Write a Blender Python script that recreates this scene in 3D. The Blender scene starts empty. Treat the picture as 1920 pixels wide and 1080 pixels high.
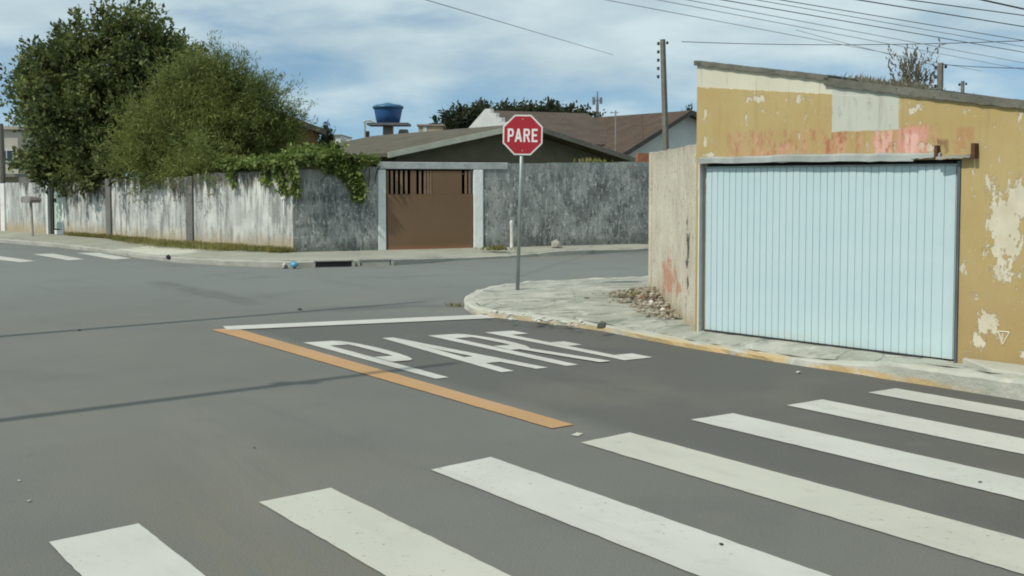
import bpy, bmesh, math, random
import numpy as np
from mathutils import Vector, Matrix
R = math.radians
random.seed(7); rng = np.random.default_rng(7)
SC = bpy.context.scene
COL = SC.collection

# ------------------------------------------------------------------ camera
F_PX, CX, CY, CAM_H = 2000.0, 960.0, 440.0, 1.62
TH = math.atan(100 / F_PX)
cam_d = bpy.data.cameras.new('camera'); cam = bpy.data.objects.new('camera', cam_d); COL.objects.link(cam)
cam_d.sensor_width = 36; cam_d.lens = 36 * F_PX / 1920; cam_d.shift_y = -100 / 1920
cam_d.clip_start = 0.05; cam_d.clip_end = 6000
cam.location = (0, 0, CAM_H); cam.rotation_euler = (math.pi / 2 - TH, 0, 0)
SC.camera = cam
SC.render.resolution_x, SC.render.resolution_y = 1024, 576
SC.cycles.filter_width = 1.9

# ------------------------------------------------------------------ node helper
class V:
    """a socket with arithmetic"""
    def __init__(s, nt, k): s.nt, k = nt, k; s.k = k
    def m(s, op, *a):
        n = s.nt.nodes.new('ShaderNodeMath'); n.operation = op
        for i, x in enumerate((s,) + a):
            if isinstance(x, V): s.nt.links.new(x.k, n.inputs[i])
            else: n.inputs[i].default_value = x
        return V(s.nt, n.outputs[0])
    def __add__(s, o): return s.m('ADD', o)
    def __radd__(s, o): return s.m('ADD', o)
    def __sub__(s, o): return s.m('SUBTRACT', o)
    def __rsub__(s, o): return (s * -1) + o
    def __mul__(s, o): return s.m('MULTIPLY', o)
    __rmul__ = __mul__
    def __truediv__(s, o): return s.m('DIVIDE', o)
    def max(s, o): return s.m('MAXIMUM', o)
    def min(s, o): return s.m('MINIMUM', o)
    def abs(s): return s.m('ABSOLUTE')
    def sm(s, a, b, lo=0., hi=1.):
        n = s.nt.nodes.new('ShaderNodeMapRange'); n.interpolation_type = 'SMOOTHSTEP'
        s.nt.links.new(s.k, n.inputs[0])
        for i, x in enumerate((a, b, lo, hi)): n.inputs[i + 1].default_value = x
        return V(s.nt, n.outputs[0])
    def box(s, a, b, e=.02): return s.sm(a - e, a + e) * s.sm(b - e, b + e, 1., 0.)
def rgb(c): return (c[0], c[1], c[2], 1.0)
class Sh:
    def __init__(s, nt): s.nt = nt
    def sep(s, vec):
        n = s.nt.nodes.new('ShaderNodeSeparateXYZ'); s.nt.links.new(vec.k, n.inputs[0])
        return [V(s.nt, o) for o in n.outputs]
    def vec(s, x, y, z):
        n = s.nt.nodes.new('ShaderNodeCombineXYZ')
        for i, a in enumerate((x, y, z)):
            if isinstance(a, V): s.nt.links.new(a.k, n.inputs[i])
            else: n.inputs[i].default_value = a
        return V(s.nt, n.outputs[0])
    def noise(s, vec, scale=5, detail=4, rough=.55, dist=0.):
        n = s.nt.nodes.new('ShaderNodeTexNoise'); s.nt.links.new(vec.k, n.inputs['Vector'])
        n.inputs['Scale'].default_value = scale; n.inputs['Detail'].default_value = detail
        n.inputs['Roughness'].default_value = rough; n.inputs['Distortion'].default_value = dist
        return V(s.nt, n.outputs[0])
    def voro(s, vec, scale, feature='F1', out=0):
        n = s.nt.nodes.new('ShaderNodeTexVoronoi'); n.feature = feature
        s.nt.links.new(vec.k, n.inputs['Vector']); n.inputs['Scale'].default_value = scale
        return V(s.nt, n.outputs[out])
    def mix(s, f, a, b, blend='MIX'):
        n = s.nt.nodes.new('ShaderNodeMix'); n.data_type = 'RGBA'; n.blend_type = blend
        for idx, x in ((0, f), (6, a), (7, b)):
            if isinstance(x, V): s.nt.links.new(x.k, n.inputs[idx])
            elif idx == 0: n.inputs[0].default_value = x
            else: n.inputs[idx].default_value = rgb(x)
        return V(s.nt, n.outputs[2])
    def coord(s, w='Object'):
        n = s.nt.nodes.new('ShaderNodeTexCoord'); return V(s.nt, n.outputs[w])
    def geo(s, w):
        n = s.nt.nodes.new('ShaderNodeNewGeometry'); return V(s.nt, n.outputs[w])
class Mat(Sh):
    def __init__(s, name):
        s.mat = bpy.data.materials.new(name); s.mat.use_nodes = True; super().__init__(s.mat.node_tree)
        s.b = s.nt.nodes['Principled BSDF']
        s.o = s.coord('Object'); s.x, s.y, s.z = s.sep(s.o)
    def out(s, color, rough=.85, spec=.25, metal=0., bump=None, bd=.01, bs=.6):
        for nm, x in (('Base Color', color), ('Roughness', rough), ('Specular IOR Level', spec), ('Metallic', metal)):
            if isinstance(x, V): s.nt.links.new(x.k, s.b.inputs[nm])
            else: s.b.inputs[nm].default_value = rgb(x) if nm == 'Base Color' else x
        if bump is not None:
            n = s.nt.nodes.new('ShaderNodeBump'); n.inputs['Strength'].default_value = bs; n.inputs['Distance'].default_value = bd
            s.nt.links.new(bump.k, n.inputs['Height']); s.nt.links.new(n.outputs[0], s.b.inputs['Normal'])
        return s.mat

# ------------------------------------------------------------------ sky, sun, exposure
SUN_EL, SUN_H = R(48), Vector((-.79, -.61, 0)).normalized()
w = bpy.data.worlds.new('World'); SC.world = w; w.use_nodes = True
S = Sh(w.node_tree)
dirv = S.coord('Generated'); dx, dy, dz = S.sep(dirv)
sky = w.node_tree.nodes.new('ShaderNodeTexSky'); sky.sky_type = 'NISHITA'; sky.sun_disc = False
sky.sun_elevation = SUN_EL; sky.sun_rotation = math.atan2(SUN_H.x, SUN_H.y) % (2 * math.pi)
sky.air_density = 1.0; sky.dust_density = .4; sky.ozone_density = 2.0
lift = S.vec(dx, dy, dz.max(0.) + .16); w.node_tree.links.new(lift.k, sky.inputs[0])
skyc = V(w.node_tree, sky.outputs[0])
cv = S.vec(dx * 2.5, dy * 2.5, dz * 8.5)
n1 = S.noise(cv, 1.9, 6, .50, .3); n2 = S.noise(S.vec(dx * 6, dy * 6 + 3.1, dz * 20.), 2.2, 5, .55, .2)
cov = (n1 * .74 + n2 * .26 - .5) * 1.7 + (dz.max(0.) - .086) * 3.4
cmask = cov.sm(-.24, .28) * .90
tone = S.noise(S.vec(dx * 4 + 7., dy * 4, dz * 13.), 1.8, 5, .5)
cloud = S.mix(tone.sm(.35, .65), (4.0, 5.0, 5.4), (5.2, 6.2, 6.4))
blue = S.mix(1., skyc, (1.02, 1.10, .97), 'MULTIPLY')
final = S.mix(cmask, blue, cloud)
bg = w.node_tree.nodes['Background']; w.node_tree.links.new(final.k, bg.inputs[0]); bg.inputs[1].default_value = .108
ld = bpy.data.lights.new('sun', 'SUN'); ld.energy = 2.7; ld.angle = R(.53); ld.color = (1, .945, .84)
sun = bpy.data.objects.new('sun', ld); COL.objects.link(sun); sun.location = (-20, -10, 30)
to_sun = SUN_H * math.cos(SUN_EL) + Vector((0, 0, math.sin(SUN_EL)))
sun.rotation_euler = (-to_sun).to_track_quat('-Z', 'Y').to_euler()
SC.view_settings.view_transform = 'Standard'; SC.view_settings.look = 'None'
SC.view_settings.exposure = .26; SC.view_settings.gamma = 1

# ------------------------------------------------------------------ measuring helpers (photo pixel -> place in the world)
FWD = Vector((0, math.cos(TH), -math.sin(TH))); UP = Vector((0, math.sin(TH), math.cos(TH))); EYE = Vector((0, 0, CAM_H))
def ray(px, py): return FWD + Vector((1, 0, 0)) * ((px - CX) / F_PX) + UP * (-(py - CY) / F_PX)
def G(px, py, z=0.):
    d = ray(px, py); return EYE + d * ((z - CAM_H) / d.z)
def D(px, py, Y):
    d = ray(px, py); return EYE + d * (Y / d.y)
class Frame:
    """a vertical plane: local x runs along it (left to right), local y goes in behind it"""
    def __init__(s, a, b, z0=0.):
        s.o = Vector((a[0], a[1], z0)); u = Vector((b[0] - a[0], b[1] - a[1], 0)); s.len = u.length; s.u = u.normalized()
        s.n = Vector((-s.u.y, s.u.x, 0)); s.rz = math.atan2(s.u.y, s.u.x)
    def pt(s, px, py, off=0.):
        d = ray(px, py); o = s.o + s.n * off
        t = (o - EYE).dot(s.n) / d.dot(s.n); p = EYE + d * t - s.o
        return p.dot(s.u), p.z
    def world(s, x, y, z=0.): return s.o + s.u * x + s.n * y + Vector((0, 0, z))
    def put(s, o): o.location = s.o; o.rotation_euler = (0, 0, s.rz); return o

# ------------------------------------------------------------------ object helpers
def link(o, parent=None):
    COL.objects.link(o)
    if parent is not None: o.parent = parent
    return o
def tag(o, label=None, cat=None, group=None, kind=None):
    for k, v in (('label', label), ('category', cat), ('group', group), ('kind', kind)):
        if v: o[k] = v
    return o
def empty(name, loc=(0, 0, 0), rz=0.):
    o = bpy.data.objects.new(name, None); o.empty_display_size = .2; link(o); o.location = loc; o.rotation_euler = (0, 0, rz); return o
class MB:
    def __init__(s): s.v, s.f = [], []
    def add(s, vs, fs):
        b = len(s.v); s.v += [tuple(p) for p in vs]; s.f += [tuple(b + i for i in f) for f in fs]; return s
    def box(s, x0, x1, y0, y1, z0, z1):
        return s.add([(x, y, z) for z in (z0, z1) for y in (y0, y1) for x in (x0, x1)],
                     [(0, 2, 3, 1), (4, 5, 7, 6), (0, 1, 5, 4), (2, 6, 7, 3), (0, 4, 6, 2), (1, 3, 7, 5)])
    def prism(s, poly, y0, y1):      # polygon in (x, z) pushed along y
        n = len(poly); vs = [(x, y0, z) for x, z in poly] + [(x, y1, z) for x, z in poly]
        fs = [tuple(range(n)), tuple(range(2 * n - 1, n - 1, -1))] + [(i, i + n, (i + 1) % n + n, (i + 1) % n) for i in range(n)]
        return s.add(vs, fs)
    def slab(s, poly, z0, z1):       # polygon in (x, y) pushed along z
        n = len(poly); vs = [(x, y, z0) for x, y in poly] + [(x, y, z1) for x, y in poly]
        fs = [tuple(range(n - 1, -1, -1)), tuple(range(n, 2 * n))] + [(i, (i + 1) % n, (i + 1) % n + n, i + n) for i in range(n)]
        return s.add(vs, fs)
    def tube(s, pts, rad, n=8, cap=True):
        pts = [Vector(p) for p in pts]; rs = rad if isinstance(rad, (list, tuple)) else [rad] * len(pts)
        b = len(s.v); up = Vector((0, 0, 1))
        for i, p in enumerate(pts):
            t = (pts[min(i + 1, len(pts) - 1)] - pts[max(i - 1, 0)]).normalized()
            a = t.cross(up); a = a.normalized() if a.length > 1e-3 else Vector((1, 0, 0)); c = t.cross(a).normalized()
            for k in range(n):
                an = 2 * math.pi * k / n; q = p + (a * math.cos(an) + c * math.sin(an)) * rs[i]; s.v.append(tuple(q))
        for i in range(len(pts) - 1):
            for k in range(n): s.f.append((b + i * n + k, b + i * n + (k + 1) % n, b + (i + 1) * n + (k + 1) % n, b + (i + 1) * n + k))
        if cap:
            s.f.append(tuple(b + k for k in range(n - 1, -1, -1))); e = b + (len(pts) - 1) * n; s.f.append(tuple(e + k for k in range(n)))
        return s
    def lathe(s, prof, c=(0, 0, 0), n=24):   # profile of (r, z)
        b = len(s.v)
        for r, z in prof:
            for k in range(n):
                a = 2 * math.pi * k / n; s.v.append((c[0] + r * math.cos(a), c[1] + r * math.sin(a), c[2] + z))
        for i in range(len(prof) - 1):
            for k in range(n): s.f.append((b + i * n + k, b + i * n + (k + 1) % n, b + (i + 1) * n + (k + 1) % n, b + (i + 1) * n + k))
        s.f.append(tuple(b + k for k in range(n - 1, -1, -1))); e = b + (len(prof) - 1) * n; s.f.append(tuple(e + k for k in range(n)))
        return s
    def chunk(s, c, r, squash=.7, n=None):   # an irregular broken stone
        bm = bmesh.new(); bmesh.ops.create_icosphere(bm, subdivisions=1, radius=1)
        k = random.random() * 6.28; sx, sy = random.uniform(.7, 1.3), random.uniform(.6, 1.1)
        vs = []
        for v in bm.verts:
            j = random.uniform(.68, 1.1); x, y = v.co.x * sx * j, v.co.y * sy * j
            vs.append((c[0] + r * (x * math.cos(k) - y * math.sin(k)), c[1] + r * (x * math.sin(k) + y * math.cos(k)), c[2] + max(-r * .5, r * v.co.z * squash * j)))
        fs = [tuple(v.index for v in f.verts) for f in bm.faces]; bm.free(); return s.add(vs, fs)
    def build(s, name, mat, parent=None, smooth=False, bevel=0.):
        me = bpy.data.meshes.new(name); me.from_pydata(s.v, [], s.f); me.update()
        bm = bmesh.new(); bm.from_mesh(me); bmesh.ops.recalc_face_normals(bm, faces=bm.faces); bm.to_mesh(me); bm.free()
        if smooth: me.polygons.foreach_set('use_smooth', [True] * len(me.polygons))
        me.materials.append(mat); o = bpy.data.objects.new(name, me); link(o, parent)
        if bevel:
            md = o.modifiers.new('bevel', 'BEVEL'); md.width = bevel; md.segments = 2; md.limit_method = 'ANGLE'
        return o
def inside(p, poly):
    r = False; n = len(poly)
    for i in range(n):
        a, b = poly[i], poly[(i + 1) % n]
        if (a[1] > p[1]) != (b[1] > p[1]) and p[0] < (b[0] - a[0]) * (p[1] - a[1]) / (b[1] - a[1]) + a[0]: r = not r
    return r

# ------------------------------------------------------------------ materials
def m_asphalt():
    m = Mat('asphalt'); p = m.o
    base = m.mix(m.noise(p, .35, 3).sm(.3, .7), (.121, .124, .108), (.146, .149, .129))
    far = m.y.sm(10., 19.); base = m.mix(far * .65, base, (.180, .198, .190))  # paler far road: grazing sky sheen painted into the base colour
    # newer, darker surface in the lane that ends at the stop line
    lx, ly = A_YL[0], A_YL[1]; ux, uy = YDIR.x, YDIR.y
    side = (m.x - lx) * uy - (m.y - ly) * ux
    lane = side.sm(.1, .5) * ((m.x - SL0.x) * (-SLN.x) + (m.y - SL0.y) * (-SLN.y)).sm(-.2, .2)
    base = m.mix(lane * .75, base, (.078, .077, .069))
    along = m.vec((m.x * ux + m.y * uy) * .10, (m.x * uy - m.y * ux) * 1.1, 0.)
    base = m.mix(m.noise(along, 1.6, 4).sm(.55, .8) * .35, base, (.085, .085, .083))
    across = m.vec((m.x * .915 + m.y * .404) * .1, (m.x * .404 - m.y * .915) * .8, 4.)
    base = m.mix(m.noise(across, 1.4, 4).sm(.55, .75) * .30 * m.y.sm(9., 12.), base, (.09, .092, .092))
    dust = m.noise(p, 1.1, 5, .6).sm(.58, .78) * .22
    base = m.mix(dust, base, (.21, .195, .16))
    spot = m.noise(p, 2.3, 3).sm(.70, .78) * .5; base = m.mix(spot, base, (.06, .06, .06))
    def streak(a, b, wd, col, amt, c_):   # soft uneven stroke between two ground points
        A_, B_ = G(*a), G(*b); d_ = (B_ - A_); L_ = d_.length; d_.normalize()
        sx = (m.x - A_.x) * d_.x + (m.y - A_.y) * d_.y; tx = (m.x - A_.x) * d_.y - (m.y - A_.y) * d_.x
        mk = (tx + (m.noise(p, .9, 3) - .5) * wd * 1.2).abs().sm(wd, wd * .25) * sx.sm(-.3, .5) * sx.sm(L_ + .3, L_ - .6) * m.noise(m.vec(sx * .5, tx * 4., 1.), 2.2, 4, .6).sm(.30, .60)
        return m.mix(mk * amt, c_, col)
    for a_, b_, wd_, am_ in (((1005, 694), (1300, 764), .22, .55), ((1015, 706), (1200, 752), .12, .4), ((590, 580), (862, 574), .42, .6), ((285, 527), (480, 572), .30, .45), ((130, 541), (190, 540), .3, .4), ((0, 582), (45, 577), .3, .4), ((1030, 645), (1290, 672), .25, .4)):  # tyre marks in the lane, plain darker strokes elsewhere
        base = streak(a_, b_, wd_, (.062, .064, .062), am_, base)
    base = streak((700, 1180), (360, 880), .75, (.165, .145, .105), .5, base); base = streak((300, 760), (620, 1000), .35, (.17, .165, .145), .4, base)
    blot = m.noise(m.vec(m.x * .5, m.y * .5, 2.), 1.1, 5, .6); base = m.mix(blot.sm(.52, .72) * .30, base, (.17, .155, .12)); base = m.mix(blot.sm(.46, .30) * .30, base, (.082, .084, .080))
    g = m.noise(p, 95, 3, .75); base = m.mix(g.sm(.52, .70) * .40, base, (.23, .225, .20)); base = m.mix(g.sm(.46, .30) * .35, base, (.055, .055, .05))
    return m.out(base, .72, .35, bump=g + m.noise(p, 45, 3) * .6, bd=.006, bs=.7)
def m_paint(name, c, wear=.5, dirt=(.30, .29, .26)):
    m = Mat(name); p = m.o
    col = m.mix(m.noise(p, 1.3, 4).sm(.35, .7) * .5, c, tuple(x * .80 for x in c))
    col = m.mix(m.noise(p, 5., 5, .65).sm(.56, .8) * wear, col, dirt)
    tr = m.noise(m.vec((m.x * YDIR.x + m.y * YDIR.y) * .25, (m.x * YDIR.y - m.y * YDIR.x) * 1.6, 0.), 1.7, 5, .65); col = m.mix(tr.sm(.50, .72) * .38, col, dirt)
    w_ = m.noise(p, 26, 5, .75).sm(.60, .69) * m.noise(p, 1.1, 3).sm(.42, .60) * (wear * 1.6); col = m.mix(w_, col, (.12, .12, .115))
    g = m.noise(p, 150, 2, .7)
    return m.out(col, .7, .3, bump=g, bd=.003, bs=.4)
def m_concrete(name, a, b, stain=(.17, .17, .15), sc=1., amt=.6, crack=True):
    m = Mat(name); p = m.o
    c = m.mix(m.noise(p, 1.7 * sc, 5, .6).sm(.3, .7), a, b)
    c = m.mix(m.noise(p, 4.5 * sc, 5, .65).sm(.55, .75) * amt, c, stain)
    if crack:
        ck = m.voro(m.vec(m.x + m.noise(p, 3, 3) * .5, m.y + m.noise(p, 2.6, 3) * .5, m.z), 1.1, 'DISTANCE_TO_EDGE')
        c = m.mix(ck.sm(0., .02, .75, 0.), c, (.12, .12, .11))
    g = m.noise(p, 60, 4, .7)
    return m.out(c, .9, .2, bump=g + m.noise(p, 9, 4) * 1.5, bd=.008, bs=.6)
def m_plain(name, a, b=None, rough=.7, spec=.3, metal=0., sc=3., streak=False, bd=.003):
    m = Mat(name); b = b or tuple(x * .75 for x in a)
    v = m.vec(m.x * 4, m.y * 4, m.z * .5) if streak else m.o
    n = m.noise(v, sc, 5, .6)
    return m.out(m.mix(n.sm(.3, .72), a, b), rough, spec, metal, bump=m.noise(m.o, sc * 9, 3), bd=bd, bs=.4)
def m_leaf(name, dark, mid, light, sc=1.4):
    m = Mat(name); r = m.geo('Random Per Island')
    c = m.mix(m.noise(m.o, sc, 3).sm(.36, .64), dark, mid); c = m.mix(r.sm(.62, 1.) * .8, c, light)
    m.out(c, .55, .25)
    t = m.nt.nodes.new('ShaderNodeBsdfTranslucent'); m.nt.links.new(c.k, t.inputs[0])
    mx = m.nt.nodes.new('ShaderNodeMixShader'); mx.inputs[0].default_value = .38
    m.nt.links.new(m.b.outputs[0], mx.inputs[1]); m.nt.links.new(t.outputs[0], mx.inputs[2])
    m.nt.links.new(mx.outputs[0], m.nt.nodes['Material Output'].inputs[0]); return m.mat
def m_tile(name, a, b, along='x', pitch=.22):
    m = Mat(name); q = m.x if along == 'x' else m.y
    wv = (q * (2 * math.pi / pitch)).m('SINE')
    c = m.mix(m.noise(m.o, 1.6, 5, .65).sm(.3, .7), a, b); c = m.mix(m.noise(m.o, 9, 3).sm(.55, .75) * .5, c, tuple(x * .5 for x in a))
    return m.out(c, .9, .15, bump=wv * .5 + m.noise(m.o, 20, 3) * .3, bd=.03, bs=.7)

# ------------------------------------------------------------------ reference lines on the ground
YDIR = (G(395, 618) - G(1035, 805)); YDIR.z = 0; YDIR.normalize()          # the way the near street runs (away)
A_YL = G(395, 618)
SL0, SL1 = G(425, 616), G(920, 595.5)
sld = (SL1 - SL0).normalized(); SLN = Vector((-sld.y, sld.x, 0))            # pointing away from camera

# ------------------------------------------------------------------ ground, road and markings
g = MB(); g.add([(-2500, -600, -.03), (2500, -600, -.03), (2500, 3000, -.03), (-2500, 3000, -.03)], [(0, 1, 2, 3)])
tag(g.build('ground', m_concrete('dry_soil', (.16, .14, .09), (.10, .12, .055), (.09, .08, .06), .3, .5, False)), kind='structure')
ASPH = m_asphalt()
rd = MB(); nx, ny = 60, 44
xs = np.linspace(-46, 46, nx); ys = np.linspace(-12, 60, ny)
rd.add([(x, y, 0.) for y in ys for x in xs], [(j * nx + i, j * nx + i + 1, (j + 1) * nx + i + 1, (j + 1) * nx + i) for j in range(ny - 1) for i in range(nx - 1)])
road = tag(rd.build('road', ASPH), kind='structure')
WHITE = m_paint('white_road_paint', (.495, .495, .45), .55); WHITE_OLD = m_paint('cream_road_paint', (.46, .46, .395), .65)
YELLOW = m_paint('yellow_road_paint', (.43, .255, .115), .5)
def marking(name, polys, mat, z=.005, label=None, rag=.0028):
    """painted sheet from ground polygons; long edges broken up a little so the paint is not ruler sharp"""
    mb = MB()
    for ip, poly in enumerate(polys):
        pts = []; zz = z + .0004 * ip
        n = len(poly)
        for i in range(n):
            a, b = Vector(poly[i]), Vector(poly[(i + 1) % n]); L = (b - a).length; k = max(1, int(L / .06))
            for j in range(k):
                p = a.lerp(b, j / k); jit = rag if j else 0
                pts.append((p.x + random.uniform(-jit, jit), p.y + random.uniform(-jit, jit), zz))
        mb.add(pts, [tuple(range(len(pts)))])
    o = mb.build(name, mat, road)
    if label: o['label'] = label
    return o
def quad_dir(p, q, d, L): return [p, p + d * L, q + d * L, q]
# near zebra: seven bars, 0.4 m wide, a metre apart
bars = [((92, 1018), (260, 983), WHITE), ((485, 943), (620, 916), WHITE_OLD), ((808, 882), (920, 858), WHITE), ((1089, 831), (1181, 812), WHITE_OLD),
        ((1295, 788), (1375, 776), WHITE), ((1475, 761), (1542, 750), WHITE), ((1627, 737), (1680, 729), WHITE)]
for a, b, mt in bars: marking('zebra_stripe', [quad_dir(G(*a), G(*b), -YDIR, 3.9)], mt)
for a, b, c, d in (((-60, 481), (-20, 478), (68, 490), (38, 492)), ((62, 477), (100, 476), (158, 486.5), (128, 488.5)), ((143, 474.5), (185, 474), (247, 485), (214, 487))):
    marking('zebra_stripe', [[G(*a), G(*b), G(*c), G(*d)]], WHITE)
marking('centre_line', [[G(397, 619), G(439, 615.3), G(1076, 797.5), G(1035, 804.5)]], YELLOW, .0055)
marking('stop_line', [[G(425, 620), G(418, 613), G(905, 591), G(930, 597.5)]], WHITE, .009)
marking('paint_blot', [[G(1070, 817), G(1082, 812), G(1094, 814), G(1084, 819)]], WHITE_OLD)
# the word on the road, letters stretched along the lane
TL, TR, BL, BR = G(568, 643), G(962, 621), G(816, 711), G(1224, 671)
def LP(x, y): return (TL.lerp(TR, x)).lerp(BL.lerp(BR, x), 1 - y)
def letter(polys): marking('painted_letter', [[LP(x, y) for x, y in p] for p in polys], WHITE, .005, rag=.003)
def arc_bowl(x0, x1, y0, y1, t, th, c=.3):   # a D-shaped bowl between heights y0, y1; t = stroke, th = bar height, c = corner
    o = [(x0, y1)]; i_ = []
    for k in range(9):
        a = math.pi / 2 - math.pi * k / 8; yc = (y0 + y1) / 2; hr = (y1 - y0) / 2
        o.append((x1 - c + c * math.cos(a), yc + hr * math.sin(a)))
        i_.append((x1 - c + max(c - t, .02) * math.cos(a), yc + (hr - th) * math.sin(a)))
    o += [(x0, y0)]
    return o, i_
def ring(outer, inner, x0, th, y0, y1):
    qs = []
    O = outer; I = [(x0, y1 - th)] + inner + [(x0, y0 + th)]
    for k in range(len(O) - 1): qs.append([O[k], O[k + 1], I[k + 1], I[k]])
    return qs
def glyphs(slots, w, th=.13):
    """strokes of P, A, R, E, each in its own slot (start, end) along the word; w = stroke width, th = bar height"""
    out = []
    for ch, (a, b) in zip('PARE', slots):
        k = w / (b - a)
        if ch == 'P': g_ = [[(0, 0), (k, 0), (k, 1), (0, 1)]] + ring(*arc_bowl(k, 1, .38, 1, k, th), k, th, .38, 1)
        elif ch == 'A': g_ = [[(0, 0), (k, 0), (.5 + k * .48, 1), (.5 - k * .48, 1)], [(1 - k, 0), (1, 0), (.5 + k * .48, 1), (.5, .62)], [(k * .8, .20), (k * .8 + .11, .20 + th * 1.25), (.9 - k * .8, .20 + th * 1.25), (1 - k * .8, .20)]]
        elif ch == 'R': g_ = [[(0, 0), (k, 0), (k, 1), (0, 1)]] + ring(*arc_bowl(k, .94, .44, 1, k, th), k, th, .44, 1) + [[(1 - k, 0), (1, 0), (.66 + k * .1, .46), (.66 - k * .85, .46)]]
        else: g_ = [[(0, 0), (k, 0), (k, 1), (0, 1)], [(k, 0), (1, 0), (1, th), (k, th)], [(k, .44), (.88, .44), (.88, .44 + th), (k, .44 + th)], [(k, 1 - th), (1, 1 - th), (1, 1), (k, 1)]]
        out.append([[(a + x * (b - a), y) for x, y in p] for p in g_])
    return out
for gl in glyphs(((0, .195), (.28, .49), (.575, .79), (.855, 1)), .056): letter(gl)

# ------------------------------------------------------------------ near pavement (the block with the garage)
PAVE = None
def m_pave():
    m = Mat('worn_pavement'); p = m.o
    c = m.mix(m.noise(p, .9, 6, .65).sm(.34, .66), (.26, .272, .228), (.41, .408, .35))
    c = m.mix(m.x.sm(2.9, 3.3) * .7, c, (.42, .435, .375))
    c = m.mix(m.noise(m.vec(m.x * 1.2, m.y * 3.4, 0.), 1.8, 6, .7).sm(.50, .62) * .8, c, (.155, .175, .15))
    c = m.mix(m.noise(m.vec(m.x * 1.1, m.y * 3., 7.), 2.6, 6, .72).sm(.53, .63) * .85, c, (.50, .50, .44))
    c = m.mix(m.noise(p, 11, 4, .7).sm(.60, .72) * .5, c, (.20, .22, .19))
    ck = m.voro(m.vec(m.x + m.noise(p, 2.4, 3) * .7, m.y + m.noise(p, 2., 3) * .7, 0.), .9, 'DISTANCE_TO_EDGE')
    c = m.mix(ck.sm(0., .015, .7, 0.) * m.noise(p, .8, 2).sm(.42, .55), c, (.13, .14, .12))
    g_ = m.noise(p, 70, 3, .7)
    return m.out(c, .92, .2, bump=g_ * .6 + m.noise(p, 7, 5, .65) * 2.2, bd=.014, bs=.7)
PAVE = m_pave()
KERB = None
def m_kerb():
    m = Mat('worn_yellow_kerb'); p = m.o
    c = m.mix(m.noise(p, 3, 4).sm(.3, .7), (.36, .375, .32), (.47, .47, .41))
    yl = m.noise(m.vec(m.x, m.y, m.z * 4), 2.6, 5, .6).sm(.34, .52)
    c = m.mix(yl * .85 * m.y.sm(7.9, 8.5) * m.y.sm(13.4, 12.4) * m.z.sm(.062, .035) * m.y.sm(12.4, 10.2, .70, 1.), c, (.52, .36, .15))
    c = m.mix(m.noise(p, 7, 4, .7).sm(.55, .68) * .9, c, (.50, .48, .41))
    return m.out(c, .9, .2, bump=m.noise(p, 14, 5, .7), bd=.02, bs=.7)
KERB = m_kerb()
# kerb foot line, with the height of the kerb there
kl = [(2010, 769, .15), (1920, 752, .15), (1760, 726, .15), (1660, 711, .13), (1610, 702, .09), (1500, 686, .055), (1400, 670, .05), (1300, 654, .05), (1210, 637, .055), (1130, 621, .06), (1060, 611, .065),
      (1000, 603, .07), (950, 598, .075), (915, 594, .08), (885, 588, .08), (870, 578, .08), (872, 567, .085), (890, 557, .09), (930, 546, .09), (985, 538, .085), (1060, 533, .08), (1150, 530, .08)]
kp = []
for px, py, h in kl:
    p = G(px, py); kp.append((p.x, p.y, h))
dcross = Vector((.915, .404)); e = kp[-1]
kp.append((e[0] + dcross.x * 9, e[1] + dcross.y * 9, .11)); kp.append((e[0] + dcross.x * 26, e[1] + dcross.y * 26, .12))
s0 = kp[0]; kp.insert(0, (s0[0] - YDIR.x * 9, s0[1] - YDIR.y * 9, .15))
def resample(pts, step):
    out = []
    for a, b in zip(pts[:-1], pts[1:]):
        L = math.dist(a[:2], b[:2]); k = max(1, int(L / step))
        out += [tuple(a[i] + (b[i] - a[i]) * j / k for i in range(3)) for j in range(k)]
    return out + [pts[-1]]
def kerb_and_pavement(line, width, zin, back, pmat, kmat, rag, names, ztop=None):
    """line runs with the block on its right hand side when walking towards the end: returns inner edge"""
    L = resample(line, .16); n = len(L); inn = []
    for i, p in enumerate(L):
        a, b = L[max(i - 1, 0)], L[min(i + 1, n - 1)]; t = Vector((b[0] - a[0], b[1] - a[1])).normalized()
        nn = Vector((t.y, -t.x)); inn.append((p[0] + nn.x * width, p[1] + nn.y * width, p[2]))
    mb = MB()
    jit = lambda k=1.: random.uniform(-rag, rag) * k
    rows = []
    for p, q in zip(L, inn):
        h = p[2]; j1, j2 = jit(), jit(.6)
        rows.append([(p[0], p[1], -.02), (p[0] + j1 * .5, p[1] + j1 * .5, h * .8 + j2 * .5), (p[0] * .82 + q[0] * .18, p[1] * .82 + q[1] * .18, h + j2), (q[0], q[1], h + jit(.4)), (q[0], q[1], -.02)])
    m_ = len(rows[0]); mb.add([v for r in rows for v in r], [(i * m_ + k, i * m_ + k + 1, (i + 1) * m_ + k + 1, (i + 1) * m_ + k) for i in range(len(rows) - 1) for k in range(m_ - 1)])
    tag(mb.build(names[0], kmat), kind='structure')
    return L, inn
L1, I1 = kerb_and_pavement([(p[0], p[1], p[2]) for p in kp], .13, .12, None, PAVE, KERB, .022, ('kerb',))
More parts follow.
